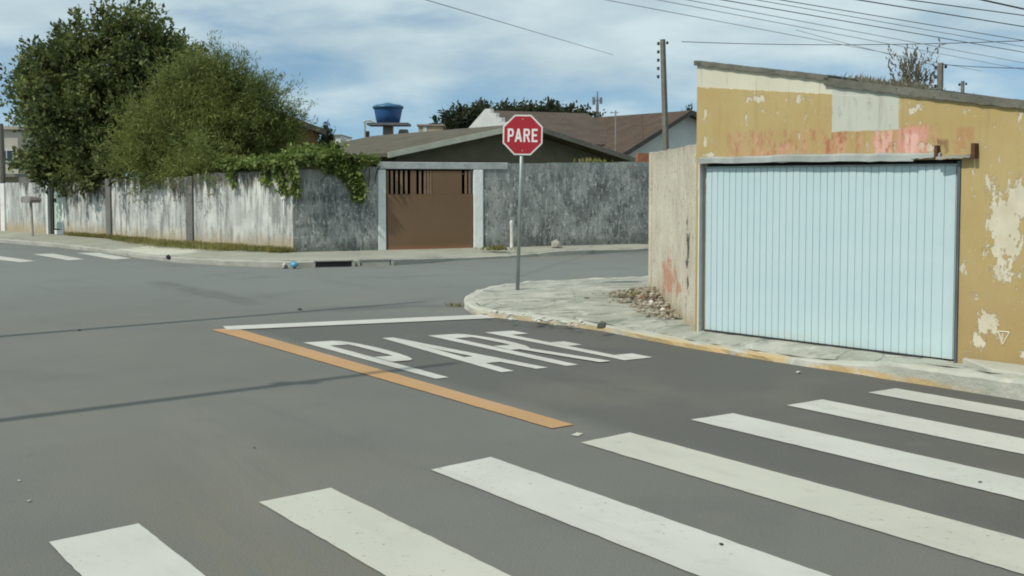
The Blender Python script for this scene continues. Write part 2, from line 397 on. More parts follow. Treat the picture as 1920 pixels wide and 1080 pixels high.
# pavement surface: fan of rings from the kerb's inner edge in to the foot of the walls
GA, GB = G(1303, 620, .12), G(1720, 672, .12)
GF = Frame(GA, GB, .12)
CH1 = G(1222, 548, .12)                                       # far end of the splayed wall
def pave_strip(inner, target, zt, name, mat, rows=10):
    mb = MB(); n = len(inner)
    for i, p in enumerate(inner):
        q = target(i / (n - 1), p)
        for k in range(rows + 1):
            t = k / rows; z = p[2] + (zt - p[2]) * min(1, t * 1.6) + (random.uniform(-.004, .004) if 0 < k < rows else 0) + .002
            mb.v.append((p[0] + (q[0] - p[0]) * t, p[1] + (q[1] - p[1]) * t, z))
    r = rows + 1
    mb.f = [(i * r + k, i * r + k + 1, (i + 1) * r + k + 1, (i + 1) * r + k) for i in range(n - 1) for k in range(rows)]
    return tag(mb.build(name, mat, smooth=True), kind='structure')
gend = GF.world(9.5, 0)
def tgt(t, p):
    # foot of: garage front (near), splayed wall, then the wall along the cross street
    wl = [Vector((gend.x, gend.y)), Vector((GA.x, GA.y)), Vector((CH1.x, CH1.y)), Vector((CH1.x + dcross.x * 26, CH1.y + dcross.y * 26))]
    best = None
    for a, b in zip(wl[:-1], wl[1:]):
        ab = b - a; k = max(0, min(1, (Vector(p[:2]) - a).dot(ab) / ab.length_squared)); q = a + ab * k; d = (q - Vector(p[:2])).length
        if best is None or d < best[0]: best = (d, q)
    q = best[1]; dv = (q - Vector(p[:2])); dv = dv / max(dv.length, 1e-6)
    return (q.x + dv.x * .12, q.y + dv.y * .12)
pave_strip(I1, tgt, .12, 'pavement', PAVE)
# yard ground behind the near walls
yb = MB(); yb.slab([(GA.x + .05, GA.y + .1), (gend.x, gend.y), (gend.x + 20, gend.y + 6), (CH1.x + 26, CH1.y + 9), (CH1.x + .1, CH1.y)], -.02, .10)
tag(yb.build('yard_ground', m_concrete('yard_soil', (.17, .15, .10), (.12, .12, .07), crack=False)), kind='structure')
# newer concrete slab at the right end, standing proud of the old pavement
sl = MB(); fr_ = [p for p in I1 if p[0] > 3.17 and p[1] > 2.5]; fr_.sort(key=lambda p: -p[1])
xa_ = (Vector((fr_[0][0], fr_[0][1], 0)) - GF.o).dot(GF.u); xb_ = (Vector((fr_[-1][0], fr_[-1][1], 0)) - GF.o).dot(GF.u)
bk_ = [GF.world(xa_ + (xb_ - xa_) * t / 10, -.02) for t in range(11)][::-1]
fpts = [(p[0] + (bk_[10 - min(10, int(10 * i / len(fr_)))].x - p[0]) * .06, p[1] + (bk_[10 - min(10, int(10 * i / len(fr_)))].y - p[1]) * .06) for i, p in enumerate(fr_)]
sl.slab(fpts[::3] + [(p.x, p.y) for p in bk_], .06, .172)
tag(sl.build('pavement_slab', m_concrete('pale_concrete', (.40, .41, .35), (.47, .47, .405), (.30, .30, .26), 1, .5, False), bevel=.012), kind='structure')

# ------------------------------------------------------------------ garage building
CRM, TAN = (.60, .585, .47), (.398, .298, .126)
_a0 = GF.pt(1300, 122)[1]; _a1 = GF.pt(1920, 192)
def ztop_n(x): return x * ((_a1[1] - _a0) / _a1[0]) + _a0
def m_garage():
    m = Mat('peeling_tan_wall'); x, z = m.x, m.z; p = m.o
    edge = m.noise(m.vec(x * 3, 0., z * 1.5), 5, 5, .75) * .11 - .055
    tan = m.mix(m.noise(p, 1.1, 5, .6).sm(.3, .7), TAN, (.436, .342, .165))
    tan = m.mix(m.noise(m.vec(x * 5, 0., z * .7), 2, 4, .6).sm(.5, .8) * .45, tan, (.335, .25, .10))
    # flakes where the top coat has gone, long in the vertical
    fl = m.noise(m.vec(x * 2.2, 0., z * .9), 6.5, 5, .68)
    fl_mask = fl.sm(.60, .635)
    def blob(px, py, ru, rz):
        cu, cz = GF.pt(px, py); du = (x - cu) / ru; dz_ = (z - cz) / rz
        return (1 - (du * du + dz_ * dz_).m('SQRT')).max(0.)
    bl = blob(1885, 415, .23, .40).max(blob(1850, 605, .15, .16)).max(blob(1880, 500, .2, .22) * .7).max(blob(1858, 350, .12, .22) * .6).max(blob(1500, 185, .3, .09) * .55).max(blob(1715, 205, .16, .10) * .6).max(blob(1910, 520, .15, .3) * .4).max(blob(1735, 278, .12, .08)).max(blob(1905, 380, .16, .3)).max(blob(1835, 640, .1, .12) * .9).max(blob(1885, 455, .26, .3) * .8).max(blob(1330, 290, .12, .05) * .8).max(blob(1322, 262, .06, .14) * .8).max(blob(1420, 186, .2, .08) * .7).max(blob(1405, 190, .3, .07) * .4)
    rag = m.noise(m.vec(x * 2., 0., z), 9, 6, .72)
    big = (bl * .75 + rag * 1.5).sm(1.06, 1.10)
    peel = fl_mask.max(big)
    chips = m.noise(m.vec(x * 2, 0., z * .8), 22, 3, .6).sm(.655, .68) * (bl.sm(0., .15) + m.noise(m.vec(x, 0., z), 1.3, 3).sm(.52, .62) * .8).min(1.)
    c = m.mix(peel.max(chips), tan, m.mix(m.noise(p, 5, 4).sm(.3, .7), (.60, .56, .44), (.52, .47, .35)))
    # faded red lettering, worn past reading, in a band over the door
    uL, zT = GF.pt(1365, 248); uR, zB = GF.pt(1752, 292)
    band = (x + edge).box(uL, uR, .14) * (z + edge).box(zB - .03, zT + .01, .018)
    st = m.noise(m.vec(x * 1.0, 0., z * .28), 11, 3, .6, .4).sm(.47, .58)
    wear = m.noise(m.vec(x * 2.4, 0., z * .8), 7, 5, .7).sm(.36, .60)
    grow = x.sm(uL, uR, .70, 1.)
    red = m.mix(m.noise(m.vec(x * 2, 0., z), 6, 4, .7).sm(.42, .62), (.36, .115, .075), (.62, .31, .25))
    c = m.mix(band * (st * .75 + .25) * wear * grow, c, red)
    def patch(px0, px1, py0, py1, col, a, c):
        u0, z1 = GF.pt(px0, py0); u1, z0 = GF.pt(px1, py1)
        mk = (x + edge * .7).box(u0, u1, .018) * (z + edge * .7).box(z0, z1, .018) * m.noise(m.vec(x * 2.5, 0., z * .7), 7, 6, .75).sm(.42, .52)
        return m.mix(mk * a, c, col)
    c = patch(1640, 1672, 245, 292, (.66, .39, .33), .9, c); c = patch(1682, 1738, 238, 290, (.60, .29, .24), .95, c)
    c = patch(1696, 1722, 252, 290, (.68, .42, .36), .9, c); c = patch(1790, 1826, 240, 288, (.40, .19, .10), .55, c)
    c = patch(1752, 1778, 262, 288, (.17, .085, .045), .7, c)
    # cream top coat left along the roof line and the square patch between
    u0, z0 = GF.pt(1300, 163); u1, z1 = GF.pt(1560, 177); u2, z2 = GF.pt(1690, 181); u3, z3 = GF.pt(1920, 204)
    zl = x * ((z1 - z0) / (u1 - u0)) + (z0 - u0 * (z1 - z0) / (u1 - u0)); zr = x * ((z3 - z2) / (u3 - u2)) + (z2 - u2 * (z3 - z2) / (u3 - u2))
    isr = x.sm((u1 + u2) / 2 - .01, (u1 + u2) / 2 + .01)
    lim = zl * (1 - isr) + zr * isr
    ed2 = m.noise(m.vec(x, 0., 0.), 14, 5, .75) * .055 - .03
    top = (z - lim + ed2).sm(-.004, .004)
    pu0, _ = GF.pt(1560, 210); pu1, pz = GF.pt(1685, 243)
    sq = (x + edge * .25).box(pu0, pu1, .006) * (z + edge * .3).sm(pz - .005, pz + .005)
    crm = m.mix(m.noise(p, 1.4, 4).sm(.3, .7), CRM, (.53, .51, .41)); crm = m.mix(m.noise(m.vec(x * 6, 0., z * .6), 2, 4).sm(.6, .8) * .3, crm, (.40, .38, .30))
    gp = m.mix(m.noise(p, 1.8, 4).sm(.3, .7), (.50, .515, .445), (.455, .475, .42))
    c = m.mix(top, c, crm); c = m.mix(sq, c, gp)
    run = m.noise(m.vec(x * 5, 0., z * .35), 2.4, 5, .65).sm(.54, .68) * (z - ztop_n(x)).sm(-.9, -.02); c = m.mix(run * .38, c, (.16, .13, .085))
    hz_ = m.noise(m.vec(x * 6, 0., z * .4), 2.2, 5, .65).sm(.55, .68) * z.sm(1.05, 1.68) * z.sm(1.74, 1.70); c = m.mix(hz_ * x.sm(2.5, 2.6) * .4, c, (.17, .12, .07))
    c = m.mix((z + (m.noise(p, 1.6, 4) - .5) * .9).sm(1.15, .25) * .45 * (1 - peel.max(chips)), c, (.30, .19, .085))
    # dirt splashed at the foot
    c = m.mix((z + m.noise(p, 5, 4) * .3).sm(.02, .34, .55, 0.), c, (.20, .165, .10))
    h = (1 - peel) * (1 - top) * .8 + m.noise(p, 40, 4, .7) * .25
    return m.out(c, .85, .2, bump=h, bd=.005, bs=.8)
WALL_T = m_garage()
gb = empty('garage_building', GF.o, GF.rz)
tag(gb, 'single storey garage with peeling tan and cream paint, faded red lettering and sloping roof', 'garage building')
zt0 = GF.pt(1300, 122)[1]; zt1 = GF.pt(1920, 192)[1]; ut1 = GF.pt(1920, 192)[0]
ztop = lambda x: zt0 + (zt1 - zt0) * x / ut1
LEN = 5.2; DEP = 5.5
dx0, dzt = GF.pt(1312, 305); dx1, _ = GF.pt(1803, 300); dzt = GF.pt(1315, 306)[1]
wm = MB()
xsplit = [0, dx0, dx1, LEN]
wm.prism([(0, -.14), (dx0, -.14), (dx0, dzt), (dx1, dzt), (dx1, -.14), (LEN, -.14), (LEN, ztop(LEN)), (0, ztop(0))], 0, .16)
wm.build('front_wall', WALL_T, gb)
SIDE = m_concrete('rough_render', (.46, .42, .33), (.38, .34, .26), crack=False)
for x0, x1, nm in ((.002, .16, 'side_wall'), (LEN - .16, LEN - .002, 'side_wall')):
    q = MB(); q.prism([(x0, -.14), (x1, -.14), (x1, ztop(x1) - .002), (x0, ztop(x0) - .002)], .161, DEP); q.build(nm, SIDE, gb)
q = MB(); q.prism([(.162, -.14), (LEN - .162, -.14), (LEN - .162, ztop(LEN) - .002), (.162, ztop(0) - .002)], DEP - .16, DEP - .002); q.build('back_wall', SIDE, gb)
# roof: two overlapping fibre cement sheets, the lower one lapping under
def m_roofedge():
    m = Mat('weathered_fibre_cement'); p = m.o
    c = m.mix(m.noise(p, 4, 5, .65).sm(.3, .7), (.115, .115, .095), (.18, .178, .15)); c = m.mix(m.noise(p, 17, 4).sm(.55, .7) * .7, c, (.07, .07, .055))
    return m.out(c, .95, .1, bump=m.noise(p, 25, 4, .7) + (m.x * 35).m('SINE') * .4, bd=.012, bs=.7)
RE = m_roofedge()
def roof_sheet(x0, x1, dz0, th):
    mb = MB(); n = int((x1 - x0) / .045); rows = []
    for i in range(n + 1):
        x = x0 + (x1 - x0) * i / n; wv = .004 * math.sin(x * 35); zz = ztop(x) + dz0 + wv + random.uniform(-.003, .003)
        rows.append([(x, -.03, zz), (x, DEP + .1, zz + .0), (x, DEP + .1, zz + th), (x, -.03, zz + th)])
    mb.add([v for r in rows for v in r], [(i * 4 + k, i * 4 + (k + 1) % 4, (i + 1) * 4 + (k + 1) % 4, (i + 1) * 4 + k) for i in range(n) for k in range(4)] + [(0, 1, 2, 3), tuple(n * 4 + k for k in range(4))])
    return mb.build('roof_sheet', RE, gb)
us = GF.pt(1548, 150)[0]
roof_sheet(-.02, us + .04, -.006, .046); roof_sheet(us, LEN + .15, -.052, .066)
# door
def m_door():
    m = Mat('pale_blue_metal'); x, z = m.x, m.z
    c = m.mix(m.noise(m.vec(x * .8, 0., z * 2.), 1.6, 4).sm(.3, .7), (.445, .575, .608), (.475, .600, .622))
    c = m.mix(m.noise(m.vec(x * 8, 0., z * 1.), 2.5, 4).sm(.58, .78) * .25, c, (.34, .46, .45))
    c = m.mix((z + m.noise(m.o, 6, 4) * .25).sm(.06, .25, .4, 0.), c, (.42, .42, .33))
    c = m.mix(m.noise(m.vec(x * 3, 0., z), 30, 3).sm(.735, .76) * .6, c, (.25, .15, .08))
    return m.out(c, .5, .35, bump=m.noise(m.vec(x, 0., z), 3, 3), bd=.012, bs=.35)
DOOR = m_door(); DARKM = m_plain('dark_gap_metal', (.035, .037, .035), (.02, .02, .02), .7)
GALV = m_plain('grey_flashing', (.36, .39, .37), (.25, .275, .265), .6, .4, 0, 5)
RUST = m_plain('rusty_iron', (.13, .065, .035), (.06, .04, .03), .9, .1, 0, 9)
gd = tag(empty('garage_door', GF.o, GF.rz), 'pale blue ribbed metal door filling the tan garage front', 'garage door')
px0, px1 = dx0 + .05, dx1 - .035
mb = MB(); x = px0; prof = []
zb0, zb1 = .02, .004
pitch = .0705
i = 0
while x < px1 - .02:
    pw = pitch * (1 if i < 33 else 1.35); xe = min(x + pw, px1); d0 = .045 + random.uniform(-.0015, .0015)
    prof += [(x + .001, d0), (xe - .009, d0), (xe - .0065, d0 + .008), (xe - .0025, d0 + .008)]; x = xe; i += 1
n = len(prof)
mb.add([(a, b, zb0) for a, b in prof] + [(a, b, dzt - .035) for a, b in prof] , [(k, k + 1, n + k + 1, n + k) for k in range(n - 1)])
mb.build('door_panel', DOOR, gd)
q = MB(); q.box(px0 - .01, px1 + .01, .085, .10, -.02, dzt - .01); q.build('backing_sheet', DARKM, gd)
q = MB(); q.box(dx0 - .006, dx0 + .010, -.012, .08, -.01, dzt + .01); q.build('door_jamb', m_plain('white_frame', (.62, .63, .58), (.5, .5, .45)), gd)
q = MB(); q.box(dx1 - .028, dx1 - .004, -.01, .08, -.01, dzt - .012); q.build('door_jamb', m_plain('dark_grey_frame', (.10, .115, .12), (.07, .08, .085), .55), gd)
q = MB(); q.box(px0, px1 - .28, .028, .044, -.004, .018); q.build('bottom_rail', DARKM, gd)
q = MB(); q.box(px0, px1, .030, .0435, dzt - .05, dzt - .034); q.build('top_rail', m_plain('door_rail', (.30, .38, .38), (.2, .25, .25)), gd)
# head flashing: bent sheet metal in pieces, a few centimetres proud
def flash(pxa, pya, pxb, pyb, h, pr, mat=GALV, name='head_flashing'):
    a = GF.pt(pxa, pya); b = GF.pt(pxb, pyb); mb = MB(); n = 14; rows = []
    for k in range(n + 1):
        t = k / n; x = a[0] + (b[0] - a[0]) * t; z = a[1] + (b[1] - a[1]) * t + random.uniform(-.004, .004)
        rows.append([(x, -.003, z + h), (x, -pr, z + h * .72), (x, -pr - .004, z + random.uniform(-.003, .003)), (x, -pr + .004, z), (x, -.003, z + h * .6)])
    mb.add([v for r in rows for v in r], [(i * 5 + k, i * 5 + (k + 1) % 5, (i + 1) * 5 + (k + 1) % 5, (i + 1) * 5 + k) for i in range(n) for k in range(5)] + [(0, 1, 2, 3, 4), tuple(n * 5 + k for k in range(5))])
    return mb.build(name, mat, gd)
flash(1313, 307, 1565, 303, .065, .03); flash(1452, 304, 1716, 302, .07, .036); flash(1712, 298, 1766, 295, .045, .04)
flash(1762, 299, 1826, 296, .03, .07, m_plain('grey_mortar_ledge', (.30, .29, .25), (.18, .17, .15)), 'head_ledge')
a = GF.pt(1760, 290); q = MB(); q.box(a[0] - .012, a[0] + .012, -.06, .0, a[1] - .03, a[1] + .075); a2 = GF.pt(1832, 292); q.box(a2[0] - .02, a2[0] + .012, -.075, .0, a2[1] - .02, a2[1] + .10)
q.build('rusty_bracket', RUST, gd)
# scratched triangle mark low on the wall
c1, c2, c3 = GF.pt(1872, 621), GF.pt(1893, 623), GF.pt(1880, 646)
q = MB()
for a, b in ((c1, c2), (c2, c3), (c3, c1)):
    va, vb = Vector((a[0], 0, a[1])), Vector((b[0], 0, b[1])); q.tube([va + Vector((0, -.002, 0)), vb + Vector((0, -.002, 0))], .006, 5)
q.build('scratched_triangle', m_plain('chalk_white', (.66, .6, .46), (.56, .5, .38)), gb)

# ------------------------------------------------------------------ splayed low wall beside the garage
def m_splay():
    m = Mat('peeling_cream_wall'); x, z = m.x, m.z; p = m.o
    c = m.mix(m.noise(p, 1.4, 5, .6).sm(.3, .7), (.60, .56, .45), (.47, .43, .34))
    c = m.mix(m.noise(m.vec(x * 1.6, 0., z), 6, 6, .75).sm(.57, .62) * .8, c, (.22, .19, .14)); c = m.mix(m.noise(m.vec(x * 3, 0., z * .6), 3, 5, .7).sm(.52, .64) * .6, c, (.66, .63, .53))
    c = m.mix((z + m.noise(m.vec(x * 4, 0., z), 3, 4) * .5).sm(2.0, 2.35) * .75, c, (.13, .13, .105))
    cx, cz = SF.pt(1256, 524); dd = (((x - cx) / 1.25).abs().m('POWER', 2.) + ((z - cz) / .36).abs().m('POWER', 2.)).m('SQRT')
    c = m.mix((1 - dd + (m.noise(m.vec(x * .8, 0., z * 1.2), 3.2, 6, .72) - .5) * 4.5).sm(.25, .75) * .75, c, (.48, .20, .12))
    cx, cz = SF.pt(1289, 480); dd = (((x - cx) / .22).abs().m('POWER', 2.) + ((z - cz) / .70).abs().m('POWER', 2.)).m('SQRT')
    c = m.mix((1 - dd + (m.noise(m.vec(x * 1.2, 0., z * 1.), 5, 6, .72) - .5) * 5.).sm(.5, .8), c, (.11, .10, .085))
    c = m.mix((z + m.noise(p, 4, 4) * .4).sm(.12, .45, .7, 0.), c, (.33, .25, .14))
    return m.out(c, .9, .15, bump=m.noise(p, 12, 5, .7), bd=.02, bs=.8)
SF = Frame(CH1, GA, .12)
WS = m_splay()
sw = SF.put(empty('boundary_wall')); tag(sw, 'low cream wall with peeling paint and red stain, joined to the tan garage', 'wall')
hz1 = SF.pt(1222, 287)[1]; hz0 = SF.pt(1297, 272)[1]
q = MB(); n = 24; top = [(SF.len * (1 - k / n), hz0 + (hz1 - hz0) * k / n + random.uniform(-.012, .012)) for k in range(n + 1)]
q.prism([(.005, -.14), (SF.len - .01, -.14)] + [(max(.005, min(SF.len - .01, a)), b) for a, b in top], 0, .14); q.build('wall_panel', WS, sw)
q = MB(); q.box(-.17, .0, -.03, .19, -.14, hz1 + .01); q.build('end_pillar', WS, sw, bevel=.01)
# the wall goes on along the cross street, out of sight
q = MB(); q.box(0, 0, 0, 0, 0, 0); 
CF = Frame(CH1 + Vector((.05, .16, 0)), CH1 + Vector((.05 + dcross.x, .16 + dcross.y, 0)), .12)
rw = CF.put(MB().box(.1, 18, .0, .14, -.14, 1.9).build('boundary_wall', SIDE)); tag(rw, 'rendered wall running on from the cream wall along the cross street', 'wall')

# ------------------------------------------------------------------ far block: kerb, pavement, walls
def m_farpave():
    m = Mat('far_pavement'); p = m.o
    c = m.mix(m.noise(p, 1.1, 5, .6).sm(.3, .7), (.27, .275, .225), (.34, .34, .28))
    pc = G(270, 470, .12); dd = (((m.x - pc.x) / 2.1).m('POWER', 2.) + ((m.y - pc.y) / 2.2).m('POWER', 2.)).m('SQRT')
    c = m.mix((1 - dd + (m.noise(p, 2, 4) - .5) * .8).sm(.2, .5) * .9, c, (.50, .50, .42))  # pale ellipse: whitish concrete with its sunlit brightness painted in
    c = m.mix(m.noise(p, 3.3, 5, .65).sm(.55, .75) * .5, c, (.20, .20, .15))
    return m.out(c, .9, .2, bump=m.noise(p, 12, 5, .7), bd=.015, bs=.6)
PAVE2 = m_farpave()
KERB2 = m_concrete('far_kerb', (.30, .30, .265), (.38, .375, .33), (.16, .16, .14), 1, .6, False)
fk = [(-60, 449, .10), (0, 455, .10), (100, 463, .10), (200, 474, .08), (260, 484, .08), (330, 492, .10), (420, 498, .11), (500, 501, .12), (560, 502, .12), (600, 501, .13), (660, 499.5, .13), (730, 498, .13), (800, 494, .11), (850, 489, .06), (950, 484, .05), (1010, 481, .08), (1040, 480, .12), (1100, 477.5, .12), (1180, 472, .06), (1230, 469, .06)]
fp = []
for px, py, h in fk: p = G(px, py); fp.append((p.x, p.y, h))
fp = fp[::-1]
a, b = fp[0], fp[1]; t = Vector((a[0] - b[0], a[1] - b[1])).normalized(); fp.insert(0, (a[0] + t.x * 25, a[1] + t.y * 25, .1))
a, b = fp[-1], fp[-2]; t = Vector((-.62, .78)); fp.append((a[0] + t.x * 25, a[1] + t.y * 25, .1))
L2, I2 = kerb_and_pavement(fp, .14, .12, None, PAVE2, KERB2, .012, ('kerb',))
LA, LB = G(0, 432, .14), G(550, 473, .14)
LW = Frame(LA + (LA - LB) * .25, LB, .14)
RA, RB = G(550, 473, .14), G(1215, 457, .14)
RW = Frame(RA, RA + (RB - RA) * 1.5, .14)
def tgt2(t, p):
    wl = [RW.world(RW.len, .1).to_2d(), RW.world(0, .1).to_2d(), LW.world(0, .1).to_2d() ]
    best = None
    for a, b in zip(wl[:-1], wl[1:]):
        ab = b - a; k = max(0, min(1, (Vector(p[:2]) - a).dot(ab) / ab.length_squared)); q = a + ab * k; d = (q - Vector(p[:2])).length
        if best is None or d < best[0]: best = (d, q)
    return tuple(best[1])
pave_strip(I2, tgt2, .14, 'pavement', PAVE2, 5)
yb = MB(); c0 = RW.world(0, .05); c1 = RW.world(RW.len, .05); c2 = LW.world(0, .05); far = Vector((-10, 70, 0))
yb.slab([(c0.x, c0.y), (c1.x, c1.y), (c1.x + 5, 75), (-45, 75), (c2.x, c2.y)], -.02, .13)
tag(yb.build('yard_ground', m_concrete('lawn_soil', (.11, .13, .06), (.15, .14, .08), crack=False)), kind='structure')

def lx(px): return LW.pt(px, 420)[0]
def m_leftwall():
    m = Mat('streaked_white_wall'); x, z = m.x, m.z; p = m.o
    c = m.mix(m.noise(m.vec(x * 1.2, 0., z * .8), 1.5, 5, .6).sm(.3, .7), (.60, .61, .575), (.32, .34, .335))
    s1 = m.noise(m.vec(x * 2.2, 0., z * .22), 3.2, 5, .65)
    c = m.mix(s1.sm(.48, .60) * .70, c, (.16, .165, .155))
    fang = m.noise(m.vec(x * 2.2, 0., z * .10), 1.5, 4, .6) - .5
    zone = x.box(lx(122), lx(204), .25).max(x.box(lx(322), lx(372), .3)).max(x.box(lx(372), lx(430), .6) * .6).max(.22)
    drip_shade = (fang * 3.2 + (z - 1.25) * 1.6 + zone * .85).sm(.30, .62)  # jagged tree crown shade and dirt painted dark, heaviest below the crowns
    c = m.mix(drip_shade * .88, c, (.075, .075, .062))
    wh = m.noise(m.vec(x * 3.4, 0., z * .35), 3., 4, .6).sm(.56, .64) * z.sm(.5, 1.5); c = m.mix(wh * .85, c, (.66, .67, .63))
    c = m.mix(m.noise(m.vec(x * 1.6, 0., z * .8), 4, 6, .74).sm(.55, .62) * .6, c, (.17, .18, .17)); c = m.mix(m.noise(m.vec(x * 1.3, 0., z), 7, 5, .7).sm(.60, .66) * .6, c, (.60, .60, .57))
    c = m.mix((z + m.noise(m.vec(x * 2, 0., z), 2.5, 4) * .6).sm(.30, .75, .8, 0.), c, (.36, .285, .165))
    return m.out(c, .92, .15, bump=m.noise(p, 14, 5, .7), bd=.015, bs=.7)
def m_rightwall():
    m = Mat('mouldy_grey_wall'); x, z = m.x, m.z; p = m.o
    c = m.mix(m.noise(m.vec(x * 1.1, 0., z * .8), 1.7, 5, .6).sm(.32, .68), (.125, .135, .133), (.33, .34, .325))
    c = m.mix(m.noise(m.vec(x * 2.6, 0., z * .65), 3.2, 6, .75).sm(.50, .62) * .85, c, (.40, .42, .40))
    c = m.mix(m.noise(m.vec(x * 1.6, 0., z * 1.1), 8, 6, .75).sm(.55, .62) * .8, c, (.60, .61, .57))
    c = m.mix(m.noise(m.vec(x * 1.8, 0., z * .7), 7, 6, .76).sm(.52, .61) * .7, c, (.045, .048, .048))
    c = m.mix((z - .02 * x).sm(1.42, 1.62) * .45, c, (.26, .28, .27))
    c = m.mix((z + m.noise(m.vec(x * 2, 0., z), 3, 4) * .4).sm(.18, .5, .6, 0.), c, (.10, .10, .085))
    return m.out(c, .92, .15, bump=m.noise(p, 12, 5, .7), bd=.02, bs=.7)
MLW, MRW = m_leftwall(), m_rightwall()
DPIL = m_concrete('grey_pillar', (.19, .19, .175), (.14, .14, .13), (.1, .1, .09), 1.4, .6, False)
WPIL = m_concrete('white_pillar', (.70, .72, .70), (.60, .62, .61), (.30, .32, .31), 1.3, .5, False)
lw = LW.put(empty('boundary_wall')); tag(lw, 'long white wall with grey streaks, painted tree shade and pillars under the trees', 'wall')
def lz(px, py): return LW.pt(px, py)[1]
def wall_top(x0, x1, z0, z1, jit=.008, step=.25):
    n = max(2, int(abs(x1 - x0) / step)); return [(x1 + (x0 - x1) * k / n, z1 + (z0 - z1) * k / n + random.uniform(-jit, jit)) for k in range(n + 1)]
def wall_seg(frame, x0, x1, z0, z1, mat, parent, th=.15, name='wall_panel'):
    q = MB(); q.prism([(x0, -.16), (x1, -.16)] + wall_top(x0, x1, z0, z1), 0, th); return q.build(name, mat, parent)
segs = [(12, 88, 343, 343.5), (119, 201, 339, 338.5), (210, 351, 335, 332), (364, 553, 326, 319)]
for a, b, ya, yb_ in segs:
    xa, xb = lx(a), lx(b)
    if b == 553: xb = LW.len
    wall_seg(LW, xa, xb, lz(a, ya), lz(b if b != 553 else 549, yb_), MLW, lw)
wall_seg(LW, lx(-170), lx(4), lz(-170, 346), lz(4, 345), m_concrete('red_brown_wall', (.33, .17, .09), (.27, .13, .07), crack=False), lw)
for px, wpx, yt, mt in ((4, 8, 344, WPIL), (90, 3, 343, WPIL), (201.5, 9, 335, DPIL), (352, 12, 330, DPIL)):
    x0 = lx(px); x1 = lx(px + wpx); q = MB(); q.box(x0, x1 - .004, -.05, .2, -.16, lz(px, yt)); q.build('pillar', mt, lw, bevel=.01)
x0, x1 = lx(93), lx(118)
# small mint door with a recess, set in the white wall
md = LW.put(empty('yard_door')); tag(md, 'small mint green metal door set in the white wall', 'door')
MINT = m_plain('mint_paint', (.46, .56, .50), (.40, .50, .45))
q = MB(); q.box(lx(98.5), lx(116.5), .06, .10, .16, lz(107, 352)); q.build('door_panel', MINT, md)
q = MB(); q.box(lx(93.2), lx(98.4), .02, .2, -.1, lz(95, 345)); q.build('door_frame', DARKM, md)
q = MB(); q.box(lx(116.6), lx(118.9), .0, .14, -.1, lz(117, 351)); q.build('door_frame', WPIL, md)
q = MB(); q.box(lx(98.5), lx(116.5), .05, .12, -.1, .12); q.build('door_step', WPIL, md)
q = MB(); q.box(lx(100), lx(102), .03, .06, .9, 1.0); q.build('handle', DARKM, md)

# right wall with gate opening
rwall = RW.put(empty('boundary_wall')); tag(rwall, 'dark mouldy grey wall on both sides of the brown gate', 'wall')
def rx(px): return RW.pt(px, 440)[0]
def rz(px, py): return RW.pt(px, py)[1]
ztR = lambda px: rz(px, 318 + (px - 553) * (305 - 318) / (1215 - 553) - 1.5)
xg0, xg1 = rx(724), rx(888)
wall_seg(RW, 0.003, rx(709), rz(553, 319), rz(709, 312), MRW, rwall)
wall_seg(RW, rx(906), RW.len, rz(906, 306.5), rz(1215, 305) + .08, MRW, rwall)
q = MB(); q.box(rx(709) + .003, xg0, -.018, .2, -.16, rz(716, 318)); q.build('gate_post', WPIL, rwall, bevel=.012)
q = MB(); q.box(xg1, rx(906) - .003, -.02, .22, -.16, rz(895, 318)); q.build('gate_post', m_concrete('bright_white_post', (.80, .81, .79), (.74, .75, .73), (.5, .5, .48), 1, .3, False), rwall, bevel=.012)
q = MB(); q.box(rx(712), rx(952), -.022, .19, rz(800, 317.5) + .005, rz(800, 304)); q.build('lintel', m_concrete('stained_lintel', (.44, .46, .45), (.33, .35, .34), (.18, .19, .18), 2, .7, False), rwall, bevel=.01)
# gate: brown sheet below, uprights above, one plain sheet on top at the right of the middle
def m_gate():
    m = Mat('brown_gate_paint'); x, z = m.x, m.z
    c = m.mix(m.noise(m.vec(x * .6, 0., z), 1.2, 3).sm(.3, .7), (.165, .100, .056), (.18, .112, .066))
    c = m.mix(z.sm(.12, .02) * .6, c, (.30, .14, .08))
    return m.out(c, .65, .25, bump=m.noise(m.vec(x * 3, 0., z * .3), 3, 3), bd=.01, bs=.3)
MG = m_gate()
gt = RW.put(empty('driveway_gate')); tag(gt, 'brown metal driveway gate with barred openings along its top', 'gate')
ztop_g = rz(800, 319.5) - .01; zsl = rz(800, 364)
q = MB(); q.box(xg0 + .03, xg1 - .02, .0, .04, .0, zsl); q.build('lower_panel', MG, gt)
q = MB(); q.box(rx(811), rx(866), .002, .038, zsl + .002, ztop_g); q.build('upper_panel', MG, gt)
for a, b in ((724, 729.5), (770.5, 781)):
    q = MB(); q.box(max(rx(a), xg0 + .02), rx(b), .002, .038, zsl + .002, ztop_g); q.build('upper_panel', MG, gt)
BARM = m_plain('brown_bar', (.24, .165, .11), (.2, .13, .085))
for px in (735.5, 744.5, 753.5, 762.5, 788.5, 797.5, 803, 808, 874, 881):
    q = MB(); q.box(rx(px) - .024, rx(px) + .024, .006, .034, zsl + .002, ztop_g); q.build('bar', BARM, gt)
q = MB(); q.box(rx(866.3), xg1 - .02, .04, .055, rz(880, 327), rz(880, 325)); q.build('cross_bar', BARM, gt)
DK = m_plain('shade_black', (.02, .02, .02), (.012, .012, .012))  # near black in place of shade: behind the gate, in the drain slots

